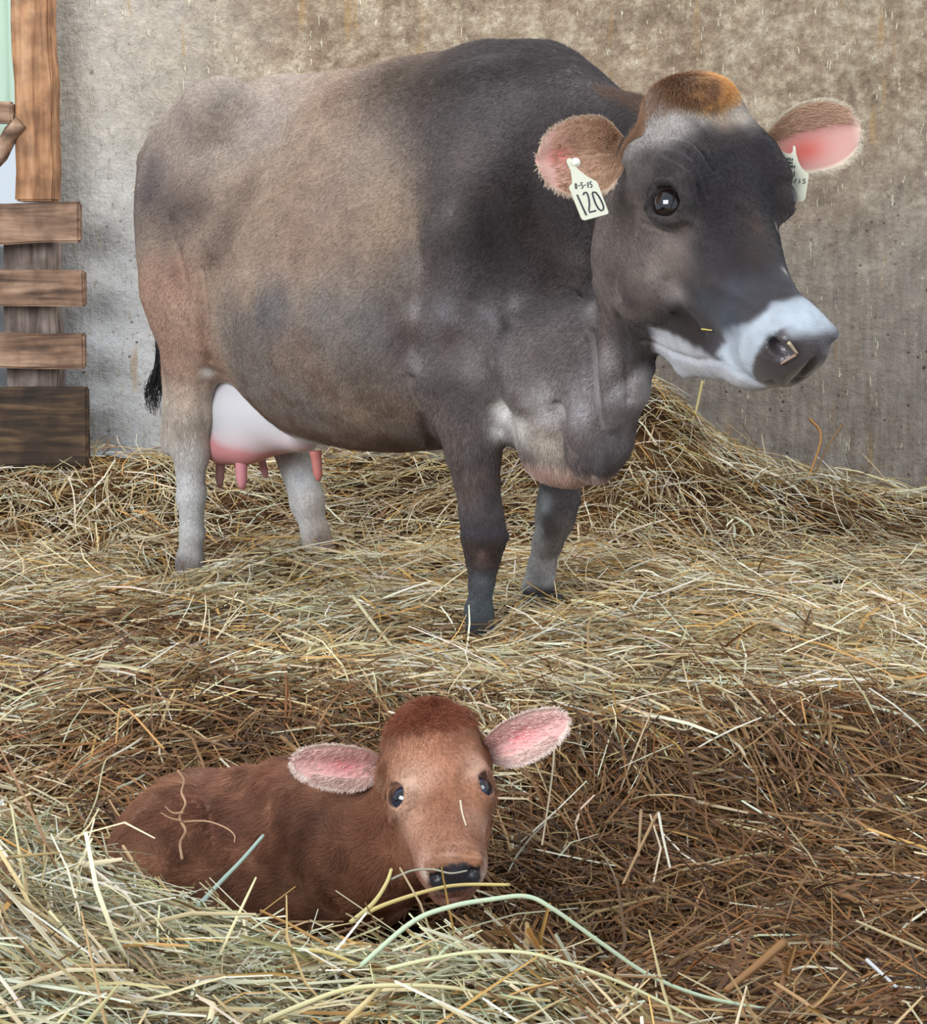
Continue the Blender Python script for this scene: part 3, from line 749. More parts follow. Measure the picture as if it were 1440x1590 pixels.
def tube_np(pts, rad, n=6):
    """tube along a polyline; rad scalar or per point"""
    pts = np.asarray(pts, float); m = len(pts); rad = np.asarray(rad, float) * np.ones(m)
    d = np.gradient(pts, axis=0); d /= np.linalg.norm(d, axis=1, keepdims=True) + 1e-12
    ref = np.array([0, 0, 1.0]) if abs(d[0] @ [0, 0, 1]) < .9 else np.array([1.0, 0, 0])
    V = []
    for i in range(m):
        s_ = unit(np.cross(d[i], ref)); q_ = np.cross(s_, d[i]); ref = q_
        a = np.arange(n) * 2*np.pi / n
        V.append(pts[i] + rad[i] * (np.cos(a)[:, None]*s_ + np.sin(a)[:, None]*q_))
    V = np.concatenate(V + [pts[:1], pts[-1:]]); F = []
    for i in range(m-1):
        for j in range(n): F.append((i*n+j, i*n+(j+1) % n, (i+1)*n+(j+1) % n, (i+1)*n+j))
    for j in range(n):
        F.append((m*n, (j+1) % n, j, m*n)); F.append((m*n+1, (m-1)*n+j, (m-1)*n+(j+1) % n, m*n+1))
    return V, F
def from_lists(name, parts, mat, parent=None, base=np.zeros(3), smooth=True):
    Vs, Fs, k = [], [], 0
    for v, f in parts:
        Vs.append(np.asarray(v) - base); Fs += [tuple(dict.fromkeys(int(x)+k for x in q)) for q in f]; k += len(v)
    me = bpy.data.meshes.new(name); me.from_pydata(np.concatenate(Vs).tolist(), [], Fs); me.update()
    return link(name, me, mat, parent, smooth)
def strokes(paths, mp, r, lift):
    out = []
    for pa in paths:
        pa = np.array([mp(x, y) for x, y in pa]) + lift
        k = max(2, 1); out.append(tube_np(pa, r, 5))
    return out
GL = {'1': [[(.5, 0), (.5, 1)]], '5': [[(.9, 0), (.2, 0), (.15, .45), (.7, .42), (.9, .7), (.6, 1), (.1, .95)]], '7': [[(.1, 0), (.9, 0), (.4, 1)]],
      '8': [[(.5, .48), (.15, .25), (.5, 0), (.85, .25), (.5, .48), (.1, .75), (.5, 1), (.9, .75), (.5, .48)]], '-': [[(.2, .5), (.8, .5)]],
      'L': [[(.2, 0), (.2, 1), (.8, 1)]], 'I': [[(.5, 0), (.5, 1)]], 'A': [[(.1, 1), (.5, 0), (.9, 1)], [(.3, .6), (.7, .6)]], '/': [[(.2, 1), (.8, 0)]],
      '2': [[(.1, .2), (.4, 0), (.8, .2), (.7, .5), (.1, 1), (.9, 1)]], '0': [[(.5, 0), (.1, .3), (.1, .7), (.5, 1), (.9, .7), (.9, .3), (.5, 0)]],
      'S': [[(.9, .1), (.5, 0), (.1, .25), (.5, .5), (.9, .75), (.5, 1), (.1, .9)]], 'U': [[(.1, 0), (.1, .8), (.5, 1), (.9, .8), (.9, 0)]]}
def text_strokes(txt, x0, y0, cw, ch, rot):
    out = []; ca, sa = math.cos(rot), math.sin(rot)
    for i, chh in enumerate(txt):
        for pa in GL.get(chh, []):
            out.append([(x0 + ca*(i*cw*1.25 + x*cw) - sa*y*ch, y0 + sa*(i*cw*1.25 + x*cw) + ca*y*ch) for x, y in pa])
    return out
# near tag (plane tilted slightly with the ear)
def near_map(x, y):
    px, py = 860 + x/8.833, 180 + y/8.833
    return P(px, py, 2.712 - (py - 262)*.0002 + (px - 890)*.0003)
out = [(180, 600), (205, 580), (240, 585), (255, 640), (300, 700), (345, 740), (440, 820), (585, 900), (605, 930), (750, 1320), (738, 1348), (430, 1432), (395, 1425), (375, 1395), (212, 985), (222, 955), (255, 925), (250, 850), (235, 750), (205, 690), (180, 640)]
tg = plate('ear_tag', [near_map(*p) for p in out], .0022, M_TAG, cow, CO); tag(tg, 'cream ear tag reading 120')
lift = np.array([0, -.0016, 0])
num = [[(320, 1080), (360, 1170), (405, 1270), (448, 1362)],
       [(405, 1085), (418, 1052), (445, 1046), (468, 1080), (484, 1150), (490, 1220), (482, 1290), (492, 1322), (580, 1298)],
       [(540, 1045), (575, 1048), (620, 1105), (660, 1180), (684, 1245), (680, 1285), (650, 1300), (612, 1270), (572, 1200), (545, 1120), (530, 1065), (540, 1045)]]
ink = strokes(num, near_map, .0014, lift) + strokes(text_strokes('8-5-15', 285, 925, 33, 78, -.10), near_map, .0009, lift)
from_lists('tag_digits', ink, M_INK, tg, CO)
st = [tube_np([near_map(300, 640) + [0, .012, 0], near_map(300, 640) - [0, .004, 0], near_map(300, 640) - [0, .0075, 0]], [.006, .006, .0035], 14),
      tube_np([near_map(300, 640) + [0, .0, 0], near_map(300, 640) - [0, .0018, 0]], [.0085, .008], 14)]
from_lists('tag_stud', st, M_STUD, tg, CO)
def far_map(x, y):
    px, py = 1160 + x/7.2, 150 + y/7.2
    return P(px, py, 2.885 + (py - 237)*.0001 - (px - 1230)*.0004)
out = [(330, 560), (400, 612), (440, 632), (490, 640), (515, 610), (520, 545), (545, 560), (552, 640), (575, 720), (610, 790), (650, 835), (692, 862), (692, 900), (655, 1140), (630, 1172), (600, 1174), (250, 1130), (220, 1100), (250, 820), (300, 740)]
tg2 = plate('ear_tag', [far_map(*p) for p in out], .0022, M_TAG, cow, CO); tag(tg2, 'cream ear tag half hidden behind the brow')
ink = strokes(text_strokes('/15', 520, 920, 40, 48, .02) + text_strokes('LI', 462, 832, 40, 55, .03) + text_strokes('USA', 448, 682, 20, 28, .1) + text_strokes('2U0A', 430, 722, 18, 22, .1) + text_strokes('S082', 440, 762, 22, 24, .1), far_map, .0008, lift)
th = np.linspace(0, 2*np.pi, 17)
ink += strokes([[(455 + 52*math.cos(a), 1055 + 75*math.sin(a)) for a in th]], far_map, .003, lift)
from_lists('tag_digits', ink, M_INK, tg2, CO)

# ------------------------------------------------------------------ udder, tail, hooves
fu = Field(np.arange(-1.25, -.45, .009), np.arange(-.25, .25, .009), np.arange(.22, .75, .009))
uc = LP(392, 632, .0)
fu.ell(uc, (.21, .125, .135), k=.02)
fu.seg(LP(400, 640, 0), LP(470, 682, 0), (.09, .05), (.055, .032), k=.07)
fu.ell(LP(352, 690, .045), (.07, .07, .055), k=.05)
fu.ell(LP(380, 690, .06), (.06, .05, .05), k=.05)
uV, uF = fu.mesh(); uV = relax(uV, uF, 2); uW = to_world(uV); uF = uF[:, ::-1]
zz = uV[:, 2]; n = fnoise(uW, 15, 4, 2)
pk = smooth01(.355 - zz - (uV[:, 0] + .95)*.15 + n*.01, -.015, .03)
pk = np.clip(pk + .35*smooth01(.42 - zz, 0, .08), 0, 1); uc_ = lerp3(np.tile(lin(206, 202, 204), (len(uV), 1)), np.tile(lin(206, 140, 140), (len(uV), 1)), pk)
me = mesh_np('udder', uW - CO, uF, uc_); udder = link('udder', me, M_SKIN, cow); tag(udder, 'pink and white udder')
def teat(p0, p1, r, col):
    p0 = to_world(p0[None])[0]; p1 = to_world(p1[None])[0]
    t = np.linspace(0, 1, 9)[:, None]; pts = p0 + (p1 - p0)*t
    rr = r * np.array([1.25, 1.1, 1.0, .95, .92, .9, .85, .68, .35])
    v, f = tube_np(pts, rr, 14)
    me = bpy.data.meshes.new('teat'); me.from_pydata((v - CO).tolist(), [], [tuple(dict.fromkeys(q)) for q in f]); me.update(); set_cols(me, np.tile(lin(*col), (len(v), 1)))
    link('teat', me, M_SKIN, udder)
teat(LP(374, 695, .07), LP(376, 760, .07), .0175, (206, 138, 142))
teat(LP(343, 700, .05), LP(341, 757, .05), .014, (150, 110, 108))
teat(LP(402, 700, -.06), LP(414, 742, -.06), .012, (200, 140, 144))
teat(LP(490, 700, .00), LP(495, 747, .00), .014, (196, 120, 112))
# tail
tp = [np.array([-1.20, 0, 1.15]), np.array([-1.262, -.005, 1.08]), LP(228, 340, -.03), LP(243, 420, -.04), LP(250, 490, -.03), LP(247, 540, .0)]
tp = to_world(np.array(tp)); tt = np.linspace(0, 5, 24)
tps = np.stack([interp_s(tt, np.arange(6.), tp[:, j]) for j in range(3)], -1)
v, f = tube_np(tps, np.linspace(.033, .012, 24), 12)
me = bpy.data.meshes.new('tail'); me.from_pydata((v - CO).tolist(), [], [tuple(dict.fromkeys(q)) for q in f]); me.update()
set_cols(me, lerp3(np.tile(lin(140, 112, 96), (len(v), 1)), np.tile(lin(40, 36, 38), (len(v), 1)), smooth01(np.arange(len(v))/len(v), .5, .8)))
tail = link('tail', me, M_COAT, cow)
rs = np.random.RandomState(5)
sw = []
for i in range(110):
    l0 = rs.uniform(-.02, .02)
    a = LP(247 + rs.uniform(-4, 6), 505 + rs.uniform(0, 50), l0); b = LP(246 + rs.uniform(-6, 10), 570 + rs.uniform(-15, 15), l0)
    e = LP(230 + rs.uniform(-5, 22), 606 + rs.uniform(-15, 12), l0 + rs.uniform(-.02, .02)); g = LP(226 + rs.uniform(-3, 26)**1.0, 640 + rs.uniform(-34, 6), l0)
    pts = np.array([a, b, e, g]); t = np.linspace(0, 3, 10); pts = np.stack([interp_s(t, np.arange(4.), pts[:, j]) for j in range(3)], -1)
    sw.append(tube_np(to_world(pts), np.linspace(.0016, .0005, 10), 3))
sw_o = from_lists('tail_switch', sw, mat_plain('black_hair', (.012, .012, .014), .4, .4), tail, CO); sw_o['kind'] = 'stuff'
# hooves: two claws each
def hoof(px, py, l, yaw=0.0, sz=1.0):
    c = LP(px, py, l); parts = []
    for cl in (-1, 1):
        rings = []
        for (h, fx, wd, ln) in ((0, .022, .024, .052), (.03, .012, .023, .044), (.06, .0, .021, .036), (.072, -.004, .017, .030)):
            a = np.arange(12)*2*np.pi/12
            x = fx + ln*np.cos(a)*np.where(np.cos(a) > 0, 1.25, .8); y = wd*np.sin(a) + cl*.026
            x = x * math.cos(yaw) - y*math.sin(yaw) * 0
            rings.append(np.stack([x, y, np.full(12, h)], -1)*sz + c)
        V = np.concatenate(rings); F = [(r*12+j, r*12+(j+1) % 12, (r+1)*12+(j+1) % 12, (r+1)*12+j) for r in range(3) for j in range(12)]
        F.append(tuple(range(12))[::-1]); F.append(tuple(range(36, 48)))
        parts.append((to_world(V), F))
    Vs = np.concatenate([p[0] for p in parts]); Fs = list(parts[0][1]) + [tuple(x+48 for x in q) for q in parts[1][1]]
    me = bpy.data.meshes.new('hoof'); me.from_pydata((Vs - CO).tolist(), [], Fs); me.update()
    return link('hoof', me, M_HORN, cow)
hoof(748, 1040, .15); hoof(838, 962, FFL); hoof(291, 932, .14); hoof(500, 905, -.14)
# ------------------------------------------------------------------ coat hair of the cow
def mat_hair(name, rough=.55):
    m = bpy.data.materials.new(name); m.use_nodes = True; nt = m.node_tree; b = nt.nodes['Principled BSDF']
    a = nt.nodes.new('ShaderNodeAttribute'); a.attribute_name = 'Col'
    nt.links.new(a.outputs['Color'], b.inputs['Base Color']); b.inputs['Roughness'].default_value = rough; b.inputs['Specular IOR Level'].default_value = .3
    return m
M_HAIR = mat_hair('coat_hair')
def cow_flow(R, N):
    L = to_local(R); U = head_uvw(R)
    d = -CF * 1.0 - CZ * .75
    d = np.tile(d, (len(R), 1))
    low = smooth01(.55 - L[:, 2], 0, .1)[:, None]; d = d * (1 - low) + np.array([0, 0, -1.0]) * low
    hd = (smooth01(U[:, 0], -.05, .03) * smooth01(L[:, 0], .40, .48) * smooth01(U[:, 2], -.42, -.34))[:, None]
    hf = HWR[0] * .9 + HWR[1] * np.clip(U[:, 1:2] * 25, -1, 1) * .5 - HWR[2] * .2
    d = d * (1 - hd) + hf * hd
    sw = np.stack([vnoise(R, 14, 41), vnoise(R, 14, 42), vnoise(R, 14, 43)], -1) * .32
    return d + sw
def cow_len(R):
    L = to_local(R); U = head_uvw(R)
    l = np.full(len(R), .0095)
    l = l + .010 * smooth01(L[:, 2], 1.18, 1.3) * smooth01(L[:, 0], -.5, -.1) * smooth01(.45 - L[:, 0], 0, .1)
    l = l + .006 * smooth01(.5 - L[:, 2], 0, .1) * smooth01(L[:, 2], .3, .36)
    hd = smooth01(U[:, 0], -.05, .0) * smooth01(L[:, 0], .42, .48) * smooth01(U[:, 2], -.42, -.34)
    l = l * (1 - hd) + hd * (.0075 - .0035 * smooth01(U[:, 0], .2, .4))
    return l
see = ((CAMP - cW) * cN).sum(1) / np.linalg.norm(CAMP - cW, axis=1)
keep = smooth01(see, -.45, -.2) * (1 - cPad)
for e_c in (HW(.207, .130, -.041), HW(.207, -.130, -.041)): keep = keep * smooth01(np.linalg.norm(cW - e_c, axis=1), .026, .035)
hdv = smooth01(to_local(cW)[:, 0], .35, .45)
cowfur = fur('coat_hair', cW, cF, cC, 470000, cow_len, lambda R: np.where(to_local(R)[:, 0] > .42, .0006, .00078), cow_flow, M_HAIR, cow, CO, seed=3, lift=.28, dens=1 + hdv * 1.6, keep=keep, jitter=.22)
# poll tuft: longer ginger hair
U = head_uvw(cW); tf = np.exp(-((U[:, 0] - .004)**2/.0014 + (U[:, 1] - .016)**2/.0022)) * (U[:, 2] > -.12)
tf = np.where(tf > .03, tf, 0)
rx = np.clip((U[:, 1] + .06) / .12, 0, 1)
tc = lerp3(np.tile(lin(222, 170, 108), (len(cW), 1)), np.tile(lin(150, 112, 84), (len(cW), 1)), smooth01(rx + .3*fnoise(cW, 50, 91, 2), .30, .75))
tc = lerp3(tc, np.tile(lin(206, 184, 156), (len(cW), 1)), smooth01(U[:, 0] + .1*np.abs(U[:, 1]), .045, .075))
def tuft_flow(R, N):
    u = head_uvw(R); return HWR[0] * 1.0 + HWR[1] * (u[:, 1:2] * 9) - HWR[2] * .1 + np.stack([vnoise(R, 30, 51), vnoise(R, 30, 52), vnoise(R, 30, 53)], -1) * .5
fur('poll_tuft', cW, cF, tc, 17000, lambda R: .007 + .034*np.exp(-((head_uvw(R)[:, 0] - .004)**2/.0016 + (head_uvw(R)[:, 1] - .016)**2/.0026)), .0008, tuft_flow, M_HAIR, cow, CO, seed=8, lift=.75, keep=tf, jitter=.2, npt=5, droop=.1)
# crest hair behind the poll
cl = to_local(cW); cm = smooth01(cl[:, 0], .30, .38) * smooth01(cN[:, 2], .72, .9) * smooth01(-U[:, 0], -.02, .02) * smooth01(cl[:, 2], 1.0, 1.06) * smooth01(.045 - np.abs(U[:, 1]), 0, .02)
fur('crest_hair', cW, cF, np.tile(lin(176, 120, 74), (len(cW), 1)) * .15 + cC * .85, 3000, .014, .0009, lambda R, N: cow_flow(R, N) + CZ * .9, M_HAIR, cow, CO, seed=9, lift=.8, keep=cm, npt=4)
# ear fringes
def ear_fringe(info, parent, base, col, n, L, seed, lo=-1.0, hi=1.0, inner=None, tmin=.15, name='ear_hair'):
    Pi, nn, Tt, A = info; rs = np.random.RandomState(seed); nt_, na = Tt.shape
    ti = rs.uniform(tmin, 1, n); sd_ = np.where(rs.rand(n) < .5, lo, hi)
    def samp(G, t, a):
        x = t * (nt_ - 1); y = (a + 1) / 2 * (na - 1); i = np.clip(x.astype(int), 0, nt_ - 2); j = np.clip(y.astype(int), 0, na - 2); fx = (x - i)[:, None]; fy = (y - j)[:, None]
        return G[i, j]*(1-fx)*(1-fy) + G[i+1, j]*fx*(1-fy) + G[i, j+1]*(1-fx)*fy + G[i+1, j+1]*fx*fy
    if inner: av = rs.uniform(inner[0], inner[1], n); ti = inner[2] + (inner[3] - inner[2]) * rs.rand(n)**1.6 * 1.25
    else: av = sd_ * rs.uniform(.94, 1, n)
    p = samp(Pi, ti, av); q = samp(Pi, np.clip(ti + .05, 0, 1), av); c0 = samp(Pi, ti, av * .6)
    tdir = q - p; tdir /= np.linalg.norm(tdir, axis=1, keepdims=True) + 1e-9
    out = p - c0; out /= np.linalg.norm(out, axis=1, keepdims=True) + 1e-9
    nv = samp(nn, ti, av)
    d = tdir * (.7 if inner is None else 1.0) + out * (.8 if inner is None else .25) + nv * (.15 if inner is None else .35) + rs.normal(0, .18, (n, 3)); d /= np.linalg.norm(d, axis=1, keepdims=True)
    ln = (L * rs.uniform(.5, 1.2, n))[:, None]
    pts = np.stack([p, p + d*ln*.5, p + d*ln + np.array([0, 0, -.12])*ln], 1)
    hc = bpy.data.hair_curves.new(name); hc.add_curves([3]*n)
    hc.attributes['position'].data.foreach_set('vector', (pts.reshape(-1, 3) - base).astype(np.float32).ravel())
    ra = hc.attributes.get('radius') or hc.attributes.new('radius', 'FLOAT', 'POINT'); ra.data.foreach_set('value', np.tile(np.array([.0005, .0004, .0001], np.float32), n))
    cc = np.ones((n, 4), np.float32); cc[:, :3] = np.asarray(col) * rs.uniform(.8, 1.15, (n, 1)); ca = hc.attributes.new('Col', 'FLOAT_COLOR', 'CURVE'); ca.data.foreach_set('color', np.clip(cc, 0, 1).ravel())
    hc.materials.append(M_HAIR); o = bpy.data.objects.new(name, hc); COL.objects.link(o); o.parent = parent; o['kind'] = 'stuff'
ear_fringe(inf_near, e_near, CO, lin(214, 190, 168), 900, .010, 1)
ear_fringe(inf_near, e_near, CO, lin(196, 158, 128), 2000, .016, 2, inner=(-.9, .95, .02, .62))
ear_fringe(inf_far, e_far, CO, lin(214, 200, 180), 1200, .012, 3)
ear_fringe(inf_far, e_far, CO, lin(200, 166, 140), 1800, .018, 4, inner=(.25, .95, .02, .7))
# lashes
ls = []
ec = HW(.195, .110, -.048)
for i in range(46):
    t = i / 45; u0 = .205 + (t - .5) * .055; q0 = -.049 + .019 * math.sin(math.pi * t)
    p0 = HW(u0, .128 - .010*math.sin(math.pi*t), q0 + .010); dn = unit(HWR[1] * 1.0 + HWR[2] * .75 + HWR[0] * (t - .5) * .9 + rs.normal(0, .1, 3)); ln = .014
    ls.append(tube_np([p0, p0 + dn*ln*.5, p0 + (dn + HWR[2]*.2)*ln], [.0005, .0004, .0001], 3))
o = from_lists('eyelash', ls, mat_plain('lash', (.015, .012, .012), .5, .3), cow, CO); o['kind'] = 'stuff'
# ================================================================== the setting
def nodes_of(m): return m.node_tree.nodes, m.node_tree.links
def mat_wall():
    m = bpy.data.materials.new('stained_concrete'); m.use_nodes = True; N, Lk = nodes_of(m); b = N['Principled BSDF']
    tc = N.new('ShaderNodeTexCoord')
    def noise(sc, det=5, rough=.6, vec=None, stretch=None):
        n = N.new('ShaderNodeTexNoise'); n.inputs['Scale'].default_value = sc; n.inputs['Detail'].default_value = det; n.inputs['Roughness'].default_value = rough
        v = tc.outputs['Object']
        if stretch:
            mp = N.new('ShaderNodeMapping'); mp.inputs['Scale'].default_value = stretch; Lk.new(v, mp.inputs[0]); v = mp.outputs[0]
        Lk.new(v, n.inputs['Vector']); return n.outputs['Fac']
    def ramp(fac, stops):
        r = N.new('ShaderNodeValToRGB'); e = r.color_ramp.elements
        e[0].position, e[0].color = stops[0][0], (*stops[0][1], 1); e[1].position, e[1].color = stops[-1][0], (*stops[-1][1], 1)
        for p_, c_ in stops[1:-1]: q = e.new(p_); q.color = (*c_, 1)
        Lk.new(fac, r.inputs[0]); return r.outputs[0]
    def mix(a, b_, fac, mode='MIX'):
        x = N.new('ShaderNodeMix'); x.data_type = 'RGBA'; x.blend_type = mode
        for s_, v in ((6, a), (7, b_), (0, fac)):
            if hasattr(v, 'links'): Lk.new(v, x.inputs[s_])
            else: x.inputs[s_].default_value = v if s_ == 0 else (*v, 1)
        return x.outputs[2]
    def math_(op, a, b_=None):
        x = N.new('ShaderNodeMath'); x.operation = op
        for i, v in enumerate((a, b_)):
            if v is None: continue
            if hasattr(v, 'links'): Lk.new(v, x.inputs[i])
            else: x.inputs[i].default_value = v
        return x.outputs[0]
    sep = N.new('ShaderNodeSeparateXYZ'); Lk.new(tc.outputs['Object'], sep.inputs[0])
    big = noise(1.1, 4, .6); mid = noise(6, 6, .65); fine = noise(38, 6, .7); streak = noise(7, 5, .6, stretch=(5, 1, .7))
    W3 = lambda r, g, b__: tuple(lin(r, g, b__))
    base = ramp(mid, [(.33, W3(124, 104, 84)), (.5, W3(160, 138, 114)), (.66, W3(192, 174, 150))])
    base = mix(base, ramp(noise(24, 5, .75), [(.36, W3(112, 94, 78)), (.5, W3(158, 140, 118)), (.66, W3(222, 208, 182))]), .42)
    base = mix(base, W3(134, 108, 88), math_('MULTIPLY', ramp(big, [(.45, (0, 0, 0)), (.62, (1, 1, 1))]), .45))
    # grey, greener concrete away from the top; whitewash low on the left
    lowmask = N.new('ShaderNodeMapRange'); lowmask.inputs['From Min'].default_value = 1.35; lowmask.inputs['From Max'].default_value = .55
    Lk.new(math_('ADD', sep.outputs['Z'], math_('MULTIPLY', math_('SUBTRACT', big, .5), .9)), lowmask.inputs['Value'])
    base = mix(base, ramp(streak, [(.3, W3(132, 122, 112)), (.7, W3(178, 168, 158))]), math_('MULTIPLY', lowmask.outputs[0], .75))
    left = N.new('ShaderNodeMapRange'); left.inputs['From Min'].default_value = -.55; left.inputs['From Max'].default_value = -1.2
    Lk.new(math_('ADD', sep.outputs['X'], math_('MULTIPLY', math_('SUBTRACT', mid, .5), .5)), left.inputs['Value'])
    base = mix(base, ramp(fine, [(.3, W3(178, 170, 156)), (.7, W3(220, 214, 204))]), math_('MULTIPLY', left.outputs[0], .7))
    base = mix(base, W3(205, 206, 208), math_('MULTIPLY', math_('MULTIPLY', left.outputs[0], lowmask.outputs[0]), .8))
    # ochre streaks
    och = ramp(noise(3.2, 3, .5, stretch=(6, 1, .8)), [(.66, (0, 0, 0)), (.72, (1, 1, 1))])
    base = mix(base, W3(176, 140, 92), math_('MULTIPLY', och, .55))
    # board-form seams
    wv = N.new('ShaderNodeTexWave'); wv.wave_type = 'BANDS'; wv.bands_direction = 'X'; wv.inputs['Scale'].default_value = .37; wv.inputs['Distortion'].default_value = .8; wv.inputs['Detail'].default_value = 2; wv.inputs['Detail Scale'].default_value = 3
    Lk.new(tc.outputs['Object'], wv.inputs['Vector']); seam = ramp(wv.outputs['Fac'], [(.0, (1, 1, 1)), (.004, (0, 0, 0))])
    base = mix(base, W3(104, 94, 84), math_('MULTIPLY', seam, .13))
    # dark splashes, thicker low down
    v = N.new('ShaderNodeTexVoronoi'); v.inputs['Scale'].default_value = 26; Lk.new(tc.outputs['Object'], v.inputs['Vector'])
    sp = ramp(math_('ADD', v.outputs['Distance'], math_('MULTIPLY', fine, .35)), [(.26, (1, 1, 1)), (.33, (0, 0, 0))])
    spn = ramp(noise(3.5, 3), [(.40, (0, 0, 0)), (.55, (1, 1, 1))])
    spm = math_('MULTIPLY', math_('MULTIPLY', sp, spn), math_('ADD', math_('MULTIPLY', lowmask.outputs[0], .7), .22))
    base = mix(base, W3(84, 62, 52), spm)
    # pale flecks of dried straw and lime
    fl = ramp(noise(30, 3, .6, stretch=(3.2, 1, .55)), [(.645, (0, 0, 0)), (.67, (1, 1, 1))])
    base = mix(base, W3(226, 214, 186), math_('MULTIPLY', fl, .8))
    pit = ramp(fine, [(.30, (1, 1, 1)), (.38, (0, 0, 0))]); base = mix(base, W3(96, 84, 72), math_('MULTIPLY', pit, .55))
    Lk.new(base, b.inputs['Base Color']); b.inputs['Roughness'].default_value = .85; b.inputs['Specular IOR Level'].default_value = .25
    h = math_('ADD', math_('ADD', math_('MULTIPLY', mid, .8), math_('MULTIPLY', fine, .45)), math_('MULTIPLY', streak, .5))
    h = math_('SUBTRACT', h, math_('MULTIPLY', seam, .25)); h = math_('ADD', h, math_('MULTIPLY', fl, .3))
    bp = N.new('ShaderNodeBump'); bp.inputs['Strength'].default_value = .9; bp.inputs['Distance'].default_value = .035; Lk.new(h, bp.inputs['Height']); Lk.new(bp.outputs['Normal'], b.inputs['Normal'])
    return m
def mat_wood(name, c1, c2, c3, axis='X'):
    m = bpy.data.materials.new(name); m.use_nodes = True; N, Lk = nodes_of(m); b = N['Principled BSDF']
    tc = N.new('ShaderNodeTexCoord'); mp = N.new('ShaderNodeMapping'); mp.inputs['Scale'].default_value = (1.2, 14, 14) if axis == 'X' else (14, 14, 1.2)
    oi = N.new('ShaderNodeObjectInfo'); ad = N.new('ShaderNodeVectorMath'); ad.operation = 'ADD'; Lk.new(tc.outputs['Object'], ad.inputs[0]); Lk.new(oi.outputs['Random'], ad.inputs[1])
    Lk.new(ad.outputs[0], mp.inputs[0])
    n = N.new('ShaderNodeTexNoise'); n.inputs['Scale'].default_value = 3; n.inputs['Detail'].default_value = 8; n.inputs['Distortion'].default_value = .6; Lk.new(mp.outputs[0], n.inputs['Vector'])
    r = N.new('ShaderNodeValToRGB'); e = r.color_ramp.elements; e[0].position = .3; e[0].color = (*lin(*c1), 1); e[1].position = .72; e[1].color = (*lin(*c3), 1); q = e.new(.5); q.color = (*lin(*c2), 1)
    Lk.new(n.outputs['Fac'], r.inputs[0])
    n2 = N.new('ShaderNodeTexNoise'); n2.inputs['Scale'].default_value = 14; n2.inputs['Detail'].default_value = 6; Lk.new(ad.outputs[0], n2.inputs['Vector'])
    r2 = N.new('ShaderNodeValToRGB'); r2.color_ramp.elements[0].position = .40; r2.color_ramp.elements[0].color = (.45, .42, .40, 1); r2.color_ramp.elements[1].position = .62; r2.color_ramp.elements[1].color = (1.1, 1.1, 1.1, 1); Lk.new(n2.outputs['Fac'], r2.inputs[0])
    mx = N.new('ShaderNodeMix'); mx.data_type = 'RGBA'; mx.blend_type = 'MULTIPLY'; mx.inputs[0].default_value = .7; Lk.new(r.outputs[0], mx.inputs[6]); Lk.new(r2.outputs[0], mx.inputs[7])
    Lk.new(mx.outputs[2], b.inputs['Base Color']); b.inputs['Roughness'].default_value = .8
    bp = N.new('ShaderNodeBump'); bp.inputs['Strength'].default_value = .5; bp.inputs['Distance'].default_value = .006; Lk.new(n.outputs['Fac'], bp.inputs['Height']); Lk.new(bp.outputs['Normal'], b.inputs['Normal'])
    return m
def rough_box(name, c, dims, mat, parent=None, base=(0, 0, 0), seed=0, bev=.006, wob=.004):
    """sawn timber: slightly uneven box with worn edges"""
    rs = np.random.RandomState(seed); bm = bmesh.new(); bmesh.ops.create_cube(bm, size=1)
    L = max(range(3), key=lambda i: dims[i])
    for v in bm.verts: v.co = Vector([v.co[i] * dims[i] for i in range(3)])
    bmesh.ops.bevel(bm, geom=bm.edges[:], offset=bev, segments=2, affect='EDGES')
    es = [e for e in bm.edges if abs((e.verts[0].co - e.verts[1].co)[L]) > dims[L] * .5]
    bmesh.ops.subdivide_edges(bm, edges=es, cuts=7)
    ph = rs.rand(6) * 6
    for v in bm.verts:
        t = v.co[L] / dims[L] * 6
        for k in range(3):
            if k != L: v.co[k] += wob * (math.sin(t + ph[k]) + .5 * math.sin(2.7*t + ph[k+3]))
        v.co += Vector(rs.normal(0, wob * .25, 3))
        v.co += Vector(np.asarray(c, float) - np.asarray(base, float))
    bmesh.ops.recalc_face_normals(bm, faces=bm.faces)
    me = bpy.data.meshes.new(name); bm.to_mesh(me); bm.free()
    return link(name, me, mat, parent, smooth=False)
WY = 5.15
def px_x(px, Y): return P(px, 500, Y)[0]
def px_z(py, Y): return P(720, py, Y)[2]
# back wall: a slab with a softly uneven face
gx = np.linspace(px_x(86, WY), 3.4, 240); gz = np.linspace(-.35, 2.7, 150)
GX, GZ = np.meshgrid(gx, gz); pp = np.stack([GX.ravel(), np.zeros(GX.size), GZ.ravel()], -1)
GY = WY + .012 * fnoise(pp, 2.2, 3, 3) + .004 * fnoise(pp, 14, 5, 2)
V = np.stack([GX.ravel(), GY, GZ.ravel()], -1); nx = len(gx); nz = len(gz)
i = (np.arange(nz-1)[:, None]*nx + np.arange(nx-1)[None]).ravel(); F = np.stack([i, i+1, i+nx+1, i+nx], -1)
Vb = V.copy(); Vb[:, 1] = WY + .22; n0 = len(V)
edge = [k*nx for k in range(nz)]; F2 = [[a_, b_, b_+n0, a_+n0] for a_, b_ in zip(edge, edge[1:])]; top = [(nz-1)*nx + k for k in range(nx)]; F2 += [[a_, b_, b_+n0, a_+n0] for a_, b_ in zip(top, top[1:])]
me = mesh_np('wall_back', np.concatenate([V, Vb]), np.concatenate([F, F[:, ::-1] + n0, np.array(F2)]))
tag(link('wall_back', me, mat_wall()), kind='structure')

